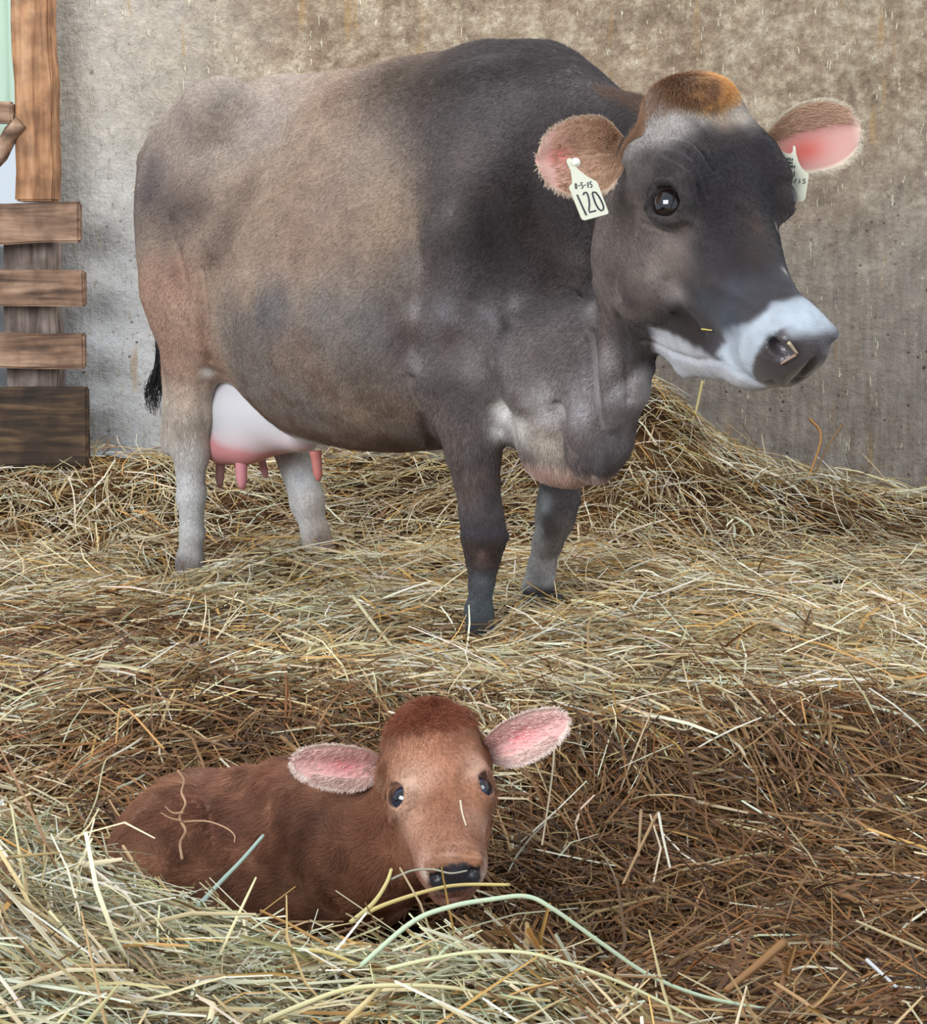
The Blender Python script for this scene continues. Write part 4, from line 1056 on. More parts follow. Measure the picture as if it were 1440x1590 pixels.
# timber post and planks at the left end of the wall
M_POST = mat_wood('orange_timber', (120, 80, 52), (168, 120, 82), (192, 150, 114), 'Z')
M_PLK = mat_wood('worn_plank', (96, 72, 56), (150, 116, 92), (184, 152, 126), 'X')
M_PLKD = mat_wood('dark_plank', (40, 30, 22), (74, 54, 38), (122, 96, 66), 'X')
M_PLKG = mat_wood('grey_timber', (96, 80, 70), (134, 116, 106), (168, 152, 142), 'Z')
bay = empty('plank_barrier', (px_x(40, 4.9), 4.95, .1)); tag(bay, 'rough wooden plank barrier with upright timber at the end of the concrete wall', 'barrier')
B0 = np.array(bay.location)
def wbox(name, x0, x1, y0, y1, Y, dep, mat, **k):
    X0, X1 = px_x(x0, Y), px_x(x1, Y); Z0, Z1 = px_z(y1, Y), px_z(y0, Y)
    return rough_box(name, ((X0+X1)/2, Y + dep/2, (Z0+Z1)/2), (X1-X0, dep, Z1-Z0), mat, **k)
o = wbox('post', 27, 86, -60, 312, 4.96, .10, M_POST, parent=bay, base=B0, seed=1); tag(o, 'orange-brown upright timber')
o = wbox('post', 6, 88, 330, 735, 4.99, .09, M_PLKG, parent=bay, base=B0, seed=2); tag(o, 'grey weathered lower upright')
for k_, (x1, y0, y1, mt_) in enumerate([(126, 314, 377, M_PLK), (131, 418, 474, M_PLK), (129, 517, 572, M_PLK), (133, 603, 725, M_PLKD)]):
    o = wbox('plank', -330, x1, y0, y1, 4.90, .045, mt_, parent=bay, base=B0, seed=10 + k_)
    if k_ == 3: tag(o, 'dark stained wide bottom plank')
o = wbox('plank', -330, 24, 158, 192, 4.93, .04, M_PLK, parent=bay, base=B0, seed=20)
br = tube_np([P(-60, 300, 4.97), P(0, 240, 4.97), P(18, 205, 4.96), P(32, 190, 4.95)], [.03, .028, .025, .022], 9)
o = from_lists('brace', [br], M_PLK, bay, B0); tag(o, 'bent branch used as a brace')
# ribbed pale green sheet beyond the post
xx = np.linspace(px_x(-330, 5.35), px_x(84, 5.35), 180); zt = [px_z(-80, 5.35), px_z(218, 5.35)]
yy = 5.35 - .018 * np.clip(np.sin(xx * 2*np.pi / .12) * 1.8, -1, 1)
V = np.concatenate([np.stack([xx, yy, np.full_like(xx, z)], -1) for z in zt] + [np.stack([xx, yy + .003, np.full_like(xx, z)], -1) for z in zt]); n = len(xx)
F = np.array([[a, a+1, a+n+1, a+n] for a in range(n-1)] + [[a+2*n, a+3*n, a+3*n+1, a+2*n+1] for a in range(n-1)] + [[a, a+2*n, a+2*n+1, a+1] for a in range(n-1)])
M_SHEET = mat_plain('green_sheet', tuple(lin(176, 196, 176)), .45, .5)
tag(link('corrugated_sheet', mesh_np('corrugated_sheet', V, F), M_SHEET), 'pale green corrugated metal sheet behind the orange upright timber', 'sheet')
# outer boarding seen between the planks
o = wbox('wall_left', -330, 100, 380, 760, 5.30, .03, mat_plain('outer_boards', tuple(lin(150, 150, 150)), .8, .2)); tag(o, kind='structure')

# ------------------------------------------------------------------ bedding surface
def gnd(px, py, z=0.0):
    d = ray(px, py); t = (z - CAMZ) / d[2]; q = CAMP + d*t; return q[:2]
def g2(x, y, c, r): return np.exp(-(((x - c[0])/r[0])**2 + ((y - c[1])/r[1])**2))
def H(x, y, rough=True):
    x = np.asarray(x, float); y = np.asarray(y, float)
    h = .01 + .20 * smooth01(y, 4.3, 5.15) - .12 * smooth01(x, .6, 1.6) * smooth01(y, 4.2, 5.1)
    h = h + .26 * g2(x, y, (.56, 4.95), (.22, .35)) + .05 * g2(x, y, (.95, 4.95), (.25, .3))
    h = h + .05 * g2(x, y, (-.50, 4.02), (.16, .16)) + .05 * g2(x, y, (.36, 3.85), (.3, .25)) + .05 * g2(x, y, (-.42, 4.30), (.12, .10))
    h = h - .17 * g2(x, y, (-.77, 4.17), (.10, .14)) - .03 * g2(x, y, (-1.1, 4.4), (.2, .2)) - .02 * g2(x, y, (.04, 3.40), (.10, .10))
    h = h - .10 * smooth01(-y, -3.2, -2.45) * smooth01(y, 1.5, 1.9) + .04 * g2(x, y, (.05, 2.85), (.5, .22))
    h = h - .08 * g2(x, y, (-.32, 2.28), (.50, .26)) - .05 * g2(x, y, (.18, 2.10), (.16, .16)) + .06 * g2(x, y, (.55, 2.75), (.35, .12)) + .05 * g2(x, y, (-.75, 2.85), (.35, .2))
    # hay heap in front of the calf
    rim = 1.90 - .10 * smooth01(x, -.35, .05) - .25 * smooth01(x, .0, .25)
    hp = (.20 * smooth01(-x, .15, .70) + .085) * smooth01(.30 - x, 0, .35)
    h = h + hp * smooth01(rim - y, -.10, .16) * smooth01(y, .3, 1.3)
    if rough:
        p = np.stack([x.ravel(), y.ravel(), np.zeros(x.size)], -1)
        h = h + (.026 * fnoise(p, 3.5, 11, 3) + .013 * fnoise(p, 11, 12, 2)).reshape(x.shape)
    return h
gx = np.linspace(-2.6, 2.6, 300); gy = np.linspace(.7, 5.125, 260); GX, GY = np.meshgrid(gx, gy); V = np.stack([GX.ravel(), GY.ravel(), H(GX, GY).ravel() - .022], -1)
nx = len(gx); i = (np.arange(len(gy)-1)[:, None]*nx + np.arange(nx-1)[None]).ravel(); F = np.stack([i, i+1, i+nx+1, i+nx], -1)
cN1 = fnoise(V, 10, 21, 3); col = lerp3(np.tile(lin(62, 42, 26), (len(V), 1)), np.tile(lin(104, 76, 46), (len(V), 1)), smooth01(cN1, -.6, .8))
M_BED = mat_vcol('bedding_mat', .9, .1, bump=(90, .8, .02))
tag(link('floor', mesh_np('floor', V, F, col), M_BED), kind='structure')

# ------------------------------------------------------------------ straw
def straw_mesh(name, c, ang, pitch, L, Wd, col, seed, curl=.35, kink=.25, roll_s=.9):
    """bent blades with a folded section; c centres (n,3)"""
    rs = np.random.RandomState(seed); n = len(c)
    d = np.stack([np.cos(ang)*np.cos(pitch), np.sin(ang)*np.cos(pitch), np.sin(pitch)], -1)
    side = np.stack([-np.sin(ang), np.cos(ang), np.zeros(n)], -1)
    up = np.cross(d, side); 
    t = np.array([-.5, -.17, .17, .5])
    b1 = rs.normal(0, curl, n)[:, None]; b2 = rs.normal(0, curl * .5, n)[:, None]
    kk = np.where(rs.rand(n) < kink, rs.uniform(-1, 1, n), 0)[:, None]
    pts = []
    for tt in t:
        q = c + d * (L * tt)[:, None] + side * (b1 * L[:, None] * (tt*tt - .08)) + up * (-np.abs(b2) * L[:, None] * (tt*tt - .08))
        if tt > .3: q = q + side * kk * L[:, None] * .22
        pts.append(q)
    roll = rs.normal(0, roll_s, n); wv = side * np.cos(roll)[:, None] + up * np.sin(roll)[:, None]; nv = np.cross(d, wv)
    V = np.empty((n, 4, 3, 3), np.float32); tap = np.array([.8, 1, 1, .6])
    for k in range(4):
        w2 = (Wd * tap[k] * .5)[:, None]
        V[:, k, 0] = pts[k] - wv*w2; V[:, k, 1] = pts[k] + nv*w2*.9*np.sign(nv[:, 2:3] + 1e-6); V[:, k, 2] = pts[k] + wv*w2
    base = (np.arange(n) * 12)[:, None]
    tpl = np.array([[k*3+j, k*3+j+1, (k+1)*3+j+1, (k+1)*3+j] for k in range(3) for j in range(2)])
    F = (base[:, :, None] + tpl[None]).reshape(-1, 4)
    cc = np.repeat(col, 12, 0)
    V = V.reshape(-1, 3); V[:, 1] = np.minimum(V[:, 1], 5.118)
    me = mesh_np(name, V, F, cc)
    return me
def pick(rs, pal, n, prob=None):
    pal = np.array([lin(*p) for p in pal]); k = rs.choice(len(pal), n, p=prob); c = pal[k]
    c = c * .94 + (c @ np.array([.3, .6, .1]))[:, None] * .06
    return c * rs.uniform(.66, 1.22, (n, 1)) * (1 + rs.normal(0, .04, (n, 3)))
PALE = [(222, 204, 160), (198, 172, 122), (168, 138, 92), (236, 228, 202), (206, 158, 82), (214, 206, 176), (138, 106, 68), (188, 172, 132)]
BROWN = [(136, 94, 54), (110, 74, 42), (156, 114, 68), (86, 58, 34), (178, 138, 88), (154, 100, 48)]
HAY = [(196, 196, 158), (168, 170, 134), (214, 214, 186), (150, 140, 102), (176, 166, 116), (120, 106, 76), (222, 210, 160)]
PB = [.20, .20, .14, .12, .08, .10, .08, .08]
def brown_map(x, y):
    p = np.stack([x, y, 0*x], -1); b = .12 + .30 * fnoise(p, 2.6, 61, 3)
    for (px, py, rx, ry, a) in [(150, 1180, .50, .34, .85), (120, 1010, .40, .26, .60), (480, 1130, .25, .12, .30), (1150, 1290, .60, .36, .85), (1350, 1120, .40, .36, .45), (1000, 1180, .30, .22, .65), (950, 1450, .4, .2, .75), (1300, 1500, .5, .3, .95), (820, 1300, .2, .2, .8), (130, 820, .2, .12, .35), (690, 1010, .14, .10, .5), (250, 1060, .2, .12, .4),
                                (620, 1050, .3, .12, -.45), (600, 900, .8, .3, -.35), (1100, 950, .6, .4, -.3), (1000, 780, .5, .4, -.2)]:
        c_ = gnd(px, py); b = b + a * g2(x, y, c_, (rx, ry))
    return np.clip(b, 0, 1)
CALF_C = [((-.10, 2.06), (.15, .13)), ((-.22, 2.22), (.20, .15)), ((-.42, 2.30), (.22, .15)), ((-.58, 2.30), (.12, .11)), ((-.775, 4.13), (.06, .09))]
def clear_of_calf(x, y, k=1.0):
    m = np.ones(len(x), bool)
    for c_, r_ in CALF_C: m &= (((x - c_[0])/(r_[0]*k))**2 + ((y - c_[1])/(r_[1]*k))**2) > 1
    return m
M_STRAW = mat_vcol('straw', .55, .35)
nt = M_STRAW.node_tree; b_ = nt.nodes['Principled BSDF']; b_.inputs['Transmission Weight'].default_value = 0
def scatter(n, seed, y0=1.15, y1=5.12):
    rs = np.random.RandomState(seed); out = []
    y = 1 / (1/y0 + rs.rand(n) * (1/y1 - 1/y0))             # density follows the view distance
    x = rs.uniform(-1, 1, n) * (.345 * y + .20)
    return rs, x, y
def bedding(name, n, seed, lo, hi, dark, Lr=(.06, .20), Wr=(.0022, .0046), pitch_s=.16):
    rs, x, y = scatter(n, seed)
    ok = clear_of_calf(x, y, .95 if lo < 0 else 1.1)
    heap = (y < 1.95) & (x < .10 - .25*(y-1.45)); ok &= ~(heap & (rs.rand(n) < .75))
    x, y = x[ok], y[ok]; n = len(x)
    e = .01; hx = (H(x+e, y, False) - H(x-e, y, False))/(2*e); hy = (H(x, y+e, False) - H(x, y-e, False))/(2*e)
    p = np.stack([x, y, 0*x], -1)
    ang = rs.normal(0, .60, n) + vnoise(p, 1.8, 71) * 1.3 + vnoise(p, 6, 72) * .8 + np.where(rs.rand(n) < .3, rs.uniform(0, 3.14, n), 0)
    pitch = np.arctan(hx*np.cos(ang) + hy*np.sin(ang)) + rs.normal(0, pitch_s, n)
    L = rs.uniform(*Lr, n) * (1 + .5*(rs.rand(n) < .12)); Wd = rs.uniform(*Wr, n) * np.where(rs.rand(n) < .07, 1.8, 1)
    z = H(x, y) + rs.uniform(lo, hi, n) + np.abs(np.sin(pitch - np.arctan(hx*np.cos(ang) + hy*np.sin(ang)))) * L * .35
    b = brown_map(x, y) * .9 + rs.normal(0, .24, n) + dark
    col = np.where((b > .5)[:, None], pick(rs, BROWN, n), pick(rs, PALE, n, PB))
    col = col * (1 - .34*np.clip(b, 0, 1))[:, None]
    me = straw_mesh(name, np.stack([x, y, z], -1), ang, pitch, L, Wd, col, seed + 1)
    o = link(name, me, M_STRAW, smooth=False); return o
bed = empty('straw_bedding', (0, 3.2, 0)); tag(bed, 'deep loose straw bedding covering the whole pen floor', 'straw', kind='stuff')
for nm, args in (('lower_straw', (30000, 101, -.03, .0, .30)), ('top_straw', (84000, 102, -.014, .018, -.02)), ('loose_straw', (9000, 103, .008, .03, -.15))):
    o = bedding(nm, *args, **({'pitch_s': .34, 'Lr': (.05, .16)} if nm == 'loose_straw' else {})); o.parent = bed; o.location = (0, -3.2, 0); o['kind'] = 'stuff'
# heap of greener hay in front of the calf
rs = np.random.RandomState(7); n = 25000
y = 1/(1/1.10 + rs.rand(n)*(1/2.02 - 1/1.10)); x = rs.uniform(-1, 1, n)*(.36*y + .1)
lim = .06 - .25*(y - 1.45) + .12*vnoise(np.stack([x, y, 0*x], -1), 5, 3); ok = (x < lim) & (y < 1.98 - .12*smooth01(x, -.3, .1)) & clear_of_calf(x, y, 1.0)
x, y = x[ok], y[ok]; n = len(x)
ang = .75 + rs.normal(0, .8, n) + vnoise(np.stack([x, y, 0*x], -1), 2.5, 8)*1.2; pitch = rs.normal(.0, .19, n)
e = .01; hx = (H(x+e, y, False) - H(x-e, y, False))/(2*e); hy = (H(x, y+e, False) - H(x, y-e, False))/(2*e); pitch += np.arctan(hx*np.cos(ang) + hy*np.sin(ang))
L = rs.uniform(.06, .22, n); Wd = rs.uniform(.0010, .0029, n)
z = H(x, y) + rs.uniform(-.015, .030, n)
col = pick(rs, HAY, n, [.2, .2, .16, .12, .12, .10, .10]); dk = smooth01(fnoise(np.stack([x, y, 0*x], -1), 5, 77, 2), .1, .9)[:, None]; col = col*(1 - dk*.6) + pick(rs, BROWN, n)*dk*.6
me = straw_mesh('hay', np.stack([x, y, z], -1), ang, pitch, L, Wd, col, 9, curl=.6, kink=.35)
hay = link('hay_heap', me, M_STRAW, smooth=False); tag(hay, 'heap of pale greenish hay lying in front of the calf', 'hay', kind='stuff')
# ================================================================== the calf
KD = dict(P0=P(668, 1127, 2.13), phi=math.radians(9), pitch=math.radians(21), roll=math.radians(5), S=np.array([.89, .94, 1.02]))
hdir = np.array([math.sin(KD['phi']), -math.cos(KD['phi']), 0])
u_ = math.cos(KD['pitch']) * hdir - math.sin(KD['pitch']) * CZ; w_ = math.sin(KD['pitch']) * hdir + math.cos(KD['pitch']) * CZ; v_ = np.array([hdir[1], -hdir[0], 0])
cr, sr = math.cos(KD['roll']), math.sin(KD['roll']); v_, w_ = cr*v_ - sr*w_, cr*w_ + sr*v_
KR = np.stack([u_, v_, w_])
def KW(u, v, w): return KD['P0'] + (np.array([u, v, w]) * KD['S']) @ KR
def calf_uvw(W): return ((W - KD['P0']) @ KR.T) / KD['S']
fc = Field(np.concatenate([np.arange(-.66, -.16, .0065), np.arange(-.16, .10, .0032)]), np.concatenate([np.arange(1.74, 2.18, .0036), np.arange(2.18, 2.56, .0065)]), np.arange(-.18, .28, .0038))
S_ = KD['S']
KS = [(-.03, -.02, -.10, .03, -.05), (-.012, .004, -.12, .062, -.045), (.03, .016, -.145, .071, -.04), (.075, .014, -.158, .070, -.04), (.115, .003, -.158, .066, -.042),
      (.155, -.012, -.148, .052, -.055), (.195, -.020, -.132, .042, -.06), (.23, -.024, -.115, .039, -.062), (.255, -.036, -.10, .032, -.062)]
fc.loft(KD['P0'], KR, [(a*S_[0], b*S_[2], c*S_[2], d*S_[1], e*S_[2]) for a, b, c, d, e in KS], k=.03, n=(2.3, 2.1))
def kel(c, r, k=.012, sub=False): fc.ell(KW(*c), np.array(r) * S_, KR, k, sub)
def kseg(a, b, ra, rb, k=.012, sub=False): fc.seg(KW(*a), KW(*b), ra, rb, L=KR[1], k=k, sub=sub)
kel((.02, 0, .002), (.05, .060, .028), .03); kel((-.004, .0, .006), (.028, .034, .022), .02)
for sg in (1, -1):
    kel((.118, .055*sg, -.038), (.036, .018, .026), .02); kseg((.065, .05*sg, -.012), (.10, .056*sg, -.012), (.012, .012), (.012, .010), .02)
    kel((.10, .040*sg, -.105), (.05, .028, .045), .03); kel((.035, .062*sg, -.055), (.025, .018, .028), .02)
    kseg((.13, .042*sg, -.055), (.21, .032*sg, -.066), (.014, .018), (.014, .018), .02); kel((.15, .048*sg, -.006), (.04, .014, .014), .02, True)
kel((.228, 0, -.068), (.036, .044, .036), .02); kel((.245, 0, -.058), (.024, .040, .026), .018); kel((.218, 0, -.112), (.034, .031, .020), .015); kseg((.13, 0, -.14), (.21, 0, -.115), (.022, .02), (.024, .014), .02)
for sg in (1, -1):
    kseg((.18, .043*sg, -.093), (.225, .040*sg, -.094), (.008, .0028), (.008, .0028), .005, True); kseg((.225, .040*sg, -.094), (.258, .016*sg, -.094), (.008, .0028), (.009, .0028), .005, True)
    kel((.268, .026*sg, -.050), (.012, .0085, .0075), .006, True); kel((.258, .030*sg, -.037), (.012, .011, .005), .008)
    g = unit([.05, .78*sg, .62]); gr = np.stack([unit(np.cross(np.cross(g, [1, 0, 0]), g)), g, unit(np.cross(g, [1, 0, 0]))]) @ KR; E_ = np.array([.123, .051*sg, -.030])
    fc.ell(KW(*E_), (.028, .0225, .0240), gr, .012); fc.ell(KW(*(E_ + g*.0150)), (.0195, .0175, .0130), gr, .004, True)
kseg((.256, 0, -.094), (.270, 0, -.094), (.018, .0028), (.018, .0028), .004, True)
kel((.277, 0, -.066), (.006, .003, .014), .005, True)
# body curled in the straw
Yc = 2.30
for c, r, k in [(P(490, 1333, 2.30), (.16, .125, .130), .05), (P(400, 1345, 2.34), (.17, .13, .125), .06), (P(315, 1342, 2.38), (.135, .13, .122), .06), (P(268, 1352, 2.33), (.085, .13, .105), .06),
                (P(560, 1300, 2.22), (.10, .11, .11), .06), (P(300, 1268, 2.40), (.05, .05, .045), .05), (P(470, 1240, 2.32), (.05, .05, .04), .05), (P(255, 1335, 2.40), (.06, .06, .06), .05)]:
    fc.ell(c, r, k=k)
fc.seg(P(300, 1242, 2.42), P(460, 1225, 2.33), (.03, .025), (.03, .025), k=.05)
fc.seg(P(345, 1215, 2.30), P(352, 1300, 2.20), (.018, .02), (.02, .02), k=.04, sub=True)
fc.chain([P(540, 1310, 2.24), P(600, 1275, 2.20), KW(.03, 0, -.075)], [(.08, .10), (.070, .085), (.055, .06)], L=(.3, -1, 0), k=.05, kin=.02)
fc.chain([P(560, 1330, 2.14), P(610, 1330, 2.12), KW(.08, 0, -.13)], [(.06, .07), (.055, .06), (.04, .05)], L=(.3, -1, 0), k=.05, kin=.02)
kV, kF = fc.mesh(); kV, kF = biggest_piece(kV, kF); kV = relax(kV, kF, 3); kN, _ = normals(kV, kF)
sk = Surf(kV, kN); dsp = 0
for pts, r, amp in [([(600, 1268), (612, 1263), (632, 1256)], .004, .002), ([(598, 1228), (612, 1222), (630, 1240)], .004, .0025), ([(742, 1215), (758, 1203)], .004, .002),
                    ([(688, 1315), (720, 1312), (750, 1322)], .005, .002), ([(680, 1326), (715, 1322), (748, 1330)], .003, -.0015), ([(640, 1255), (650, 1265)], .006, -.002),
                    ([(300, 1205), (330, 1250), (340, 1300)], .012, -.008), ([(380, 1215), (400, 1260), (395, 1320)], .02, -.005), ([(440, 1210), (470, 1270), (470, 1330)], .02, .005), ([(500, 1230), (530, 1290)], .02, -.005),
                    ([(350, 1290), (350, 1330)], .01, .006)]:
    dsp = dsp + sk.bump(pts, r, amp)
kV = kV + dsp + kN * (.0025 * fnoise(kV, 22, 8, 2) * smooth01(-kV[:, 0], .12, .2))[:, None]
kN, _ = normals(kV, kF); sk = Surf(kV, kN)
U = calf_uvw(kV); n2 = fnoise(kV, 40, 5, 3); n3 = fnoise(kV, 120, 9, 2)
kC = np.tile(lin(148, 96, 68), (len(kV), 1)); kC = lerp3(kC, np.tile(lin(118, 70, 48), (len(kV), 1)), smooth01(n2 + .3*n3, -.3, .7))
for x, y, r, R_, G_, B_ in [(670,1130,.045,158,98,72),(690,1180,.04,168,108,80),(640,1170,.03,176,120,92),(640,1215,.022,200,158,132),(665,1205,.02,182,130,104),(740,1185,.02,186,140,114),(735,1215,.014,206,164,140),(595,1215,.012,190,146,120),
    (690,1235,.018,142,86,60),(695,1265,.022,134,82,58),(690,1290,.02,150,98,72),(735,1270,.02,176,124,98),(640,1290,.03,172,122,98),(625,1260,.02,186,140,114),(655,1330,.02,186,138,114),(755,1290,.02,188,144,120),(755,1340,.016,190,150,128),
    (700,1322,.012,168,122,100),(720,1310,.012,160,110,86),(672,1100,.022,122,66,44),(700,1110,.022,132,74,50),(640,1115,.02,146,86,62),(655,1120,.012,110,58,38),(700,1400,.014,196,140,126),(672,1385,.012,186,140,118),(660,1355,.010,214,184,164),(752,1358,.009,216,186,168),(730,1385,.01,190,140,124),
    (560,1290,.06,124,74,50),(540,1230,.05,130,80,56),(590,1320,.04,140,84,58),(600,1280,.02,120,72,50),(450,1250,.05,108,60,40),(470,1300,.05,96,52,36),(400,1230,.04,138,82,60),(330,1220,.03,150,98,76),(300,1240,.03,140,88,66),(260,1270,.05,118,68,48),(330,1280,.04,104,58,40),(380,1290,.04,116,66,48),(220,1280,.03,112,66,46),(420,1200,.025,140,80,56),(310,1205,.02,152,104,82)]:
    kC = sk.dab(kC, (x, y), r, lin(R_, G_, B_), .75)
for e_ in ((.124, .064, -.020), (.124, -.064, -.020)):      # dark lid rims
    d_ = np.linalg.norm((U - np.array(e_)) * np.array([.8, .9, .9]), axis=1); k = smooth01(.0160 - d_, 0, .003)[:, None] * .8; kC = kC*(1-k) + lin(46, 32, 30)*k
q = U[:, 2] + .056; kpad = smooth01(1 - np.sqrt((U[:, 1]/.036)**2 + (q/.0215)**4 + 0*q) + n3*.03, -.05, .06) * smooth01(U[:, 0], .232, .24) * (U[:, 2] > -.083)
kpad = kpad * smooth01(U[:, 2] + .0835, 0, .004)
kC = kC*(1 - kpad[:, None]) + (lin(44, 38, 42) * (1 + .15*n3[:, None]))*kpad[:, None]
kC = sk.dab(kC, [(690, 1366), (735, 1366)], .004, lin(30, 22, 22), .8)
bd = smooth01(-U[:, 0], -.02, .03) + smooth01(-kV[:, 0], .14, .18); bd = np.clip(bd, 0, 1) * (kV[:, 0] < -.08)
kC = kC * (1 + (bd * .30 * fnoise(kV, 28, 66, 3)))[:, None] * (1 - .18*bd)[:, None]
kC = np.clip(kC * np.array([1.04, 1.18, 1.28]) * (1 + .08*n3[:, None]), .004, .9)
KO = np.array([-.30, 2.28, -.12]); calf = empty('calf', tuple(KO)); tag(calf, 'small reddish-brown calf lying curled in the straw with its head raised', 'calf')
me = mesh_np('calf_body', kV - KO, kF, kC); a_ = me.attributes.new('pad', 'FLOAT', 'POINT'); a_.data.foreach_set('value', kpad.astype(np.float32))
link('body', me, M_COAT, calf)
for sg in (1, -1):
    c = KW(.123, .051*sg, -.030)
    make_eye(calf, KO, c, KR[1]*sg*.6 + KR[0]*.1 + KR[2]*.5 + np.array([.12, -.3, .05]), .0188, up=-KR[0], iris=.95, pupil_w=.5, iris_col=(36, 40, 58), white_col=(190, 190, 200))
def calf_ear_col(t, a, inner, V):
    n = fnoise(V, 60, 2, 2); c = np.tile(lin(228, 178, 172), (len(t), 1))
    k = np.exp(-((t - .45)**2/.05 + (a + .1)**2/.06)); c = c*(1-k[:, None]) + lin(232, 142, 146)*k[:, None]
    k = np.exp(-((t - .45)**2/.08 + (a - .25)**2/.006)); c = c*(1-k[:, None]*.6) + lin(200, 110, 112)*k[:, None]*.6
    k = smooth01(np.abs(a), .78, .95); c = c*(1-k[:, None]) + lin(226, 196, 184)*k[:, None]
    k = smooth01(.2 - t, 0, .15); c = c*(1-k[:, None]) + lin(160, 104, 80)*k[:, None]
    c[~inner] = lin(150, 92, 66); return c
WP = ([0, .12, .3, .5, .7, .85, .95, 1.0], [.40, .66, .95, 1.0, .90, .68, .42, .06])
e1_, i1_ = add_ear(calf, KO, P(598, 1190, 2.135), P(454, 1180, 2.09), (-.02, -.2, 1), .0315, .55, calf_ear_col, wprof=WP, thick=.003)
e2_, i2_ = add_ear(calf, KO, P(752, 1168, 2.135), P(880, 1112, 2.10), (.22, -.2, 1), .0315, .55, calf_ear_col, wprof=WP, thick=.003)
for inf, e_, sd_ in ((i1_, e1_, 11), (i2_, e2_, 21)):
    ear_fringe(inf, e_, KO, lin(240, 220, 210), 1300, .008, sd_)
    ear_fringe(inf, e_, KO, lin(236, 206, 196), 1200, .013, sd_ + 1, inner=(-.95, -.5, .05, .6))
    ear_fringe(inf, e_, KO, lin(236, 200, 192), 500, .011, sd_ + 2, inner=(-.4, .8, .05, .8))
def calf_flow(R, N):
    U = calf_uvw(R); hd = (smooth01(U[:, 0], -.03, .02) * smooth01(U[:, 2], -.2, -.15) * smooth01(.085 - np.abs(U[:, 1]), 0, .02))[:, None]
    d = np.array([-1.0, .1, -.55]) * (1 - hd) + (KR[0]*.95 + KR[1]*np.clip(U[:, 1:2]*40, -1, 1)*.45 - KR[2]*.2) * hd
    return d + np.stack([vnoise(R, 34, 41), vnoise(R, 34, 42), vnoise(R, 34, 43)], -1) * (.30 + .95*(1 - hd))
see = ((CAMP - kV) * kN).sum(1) / np.linalg.norm(CAMP - kV, axis=1)
keep = smooth01(see, -.45, -.2) * (1 - kpad)
for e_c in (KW(.123, .064, -.020), KW(.123, -.064, -.020)): keep = keep * smooth01(np.linalg.norm(kV - e_c, axis=1), .0165, .0215)
def calf_len(R):
    U = calf_uvw(R); hd = smooth01(U[:, 0], -.02, .03) * smooth01(U[:, 2], -.2, -.15) * smooth01(.085 - np.abs(U[:, 1]), 0, .02); return .019 - hd * (.0135 - .002*smooth01(.1 - U[:, 0], 0, .05))
fur('coat_hair', kV, kF, kC, 130000, calf_len, .0006, calf_flow, M_HAIR, calf, KO, seed=5, lift=.3, dens=1 + 1.8*smooth01(U[:, 0], -.05, 0), keep=keep, jitter=.22)
tf = np.exp(-((U[:, 0] - .003)**2/.0012 + U[:, 1]**2/.0018)) * (U[:, 2] > -.05); tf = np.where(tf > .1, tf, 0)
fur('poll_tuft', kV, kF, np.tile(lin(134, 74, 50), (len(kV), 1)), 7000, .016, .0006, lambda R, N: KR[0]*.5 + KR[1]*(calf_uvw(R)[:, 1:2]*20) + np.stack([vnoise(R, 60, 51), vnoise(R, 60, 52), vnoise(R, 60, 53)], -1)*.9, M_HAIR, calf, KO, seed=12, lift=.55, keep=tf, jitter=.35, npt=4)

# ------------------------------------------------------------------ single stalks one can pick out
M_ST = {}
def stalk(name, pts, wpx, col, label, cat, group=None, taper=.7, closed=None, bend_n=16, flat=1.0):
    """pts: (px, py, Y) -> a hollow-looking stem with nodes"""
    q = np.array([P(*p) for p in pts]); n = len(q); t = np.linspace(0, n-1, max(bend_n, 6*n))
    pp = np.stack([interp_s(t, np.arange(float(n)), q[:, j]) for j in range(3)], -1) if n > 2 else q[0] + (q[1]-q[0])*np.linspace(0, 1, 8)[:, None]
    Ym = np.mean([p[2] for p in pts]); r = wpx * .5 / (FPX / Ym)
    rr = r * np.linspace(1, taper, len(pp)); 
    c0 = pp[0].copy(); v, f = tube_np(pp, rr, 7)
    key = col
    if key not in M_ST:
        m = mat_plain('stem', tuple(lin(*col)), .5, .35); N, Lk = nodes_of(m); nz_ = N.new('ShaderNodeTexNoise'); nz_.inputs['Scale'].default_value = 60; mx = N.new('ShaderNodeMix'); mx.data_type = 'RGBA'; mx.blend_type = 'MULTIPLY'; mx.inputs[0].default_value = .35
        mx.inputs[6].default_value = (*lin(*col), 1); Lk.new(nz_.outputs['Color'], mx.inputs[7]); Lk.new(mx.outputs[2], N['Principled BSDF'].inputs['Base Color']); M_ST[key] = m
    o = from_lists(name, [(v, f)], M_ST[key], None, c0); o.location = c0
    return tag(o, label, cat, group)
stalk('hay_stalk', [(560,1500,1.50),(640,1432,1.52),(700,1408,1.53),(760,1397,1.54),(818,1392,1.55),(860,1412,1.55),(935,1465,1.56),(1010,1515,1.57),(1095,1548,1.58),(1190,1567,1.60)], 8.5, (196, 208, 176), 'long pale green stalk arching over the lower straw with a sharp bend', 'stalk')
stalk('hay_stalk', [(600,1505,1.48),(665,1490,1.49),(740,1478,1.5),(820,1480,1.5),(900,1502,1.5),(985,1535,1.51),(1085,1585,1.52)], 7, (216, 212, 166), 'long cream stalk curving below the sharply bent green stalk', 'stalk')
stalk('hay_stalk', [(548,1428,1.78),(600,1404,1.80),(670,1382,1.84),(720,1374,1.87),(792,1374,1.88)], 7.5, (216, 192, 122), 'golden stalk lying across the chin of the calf', 'stalk')
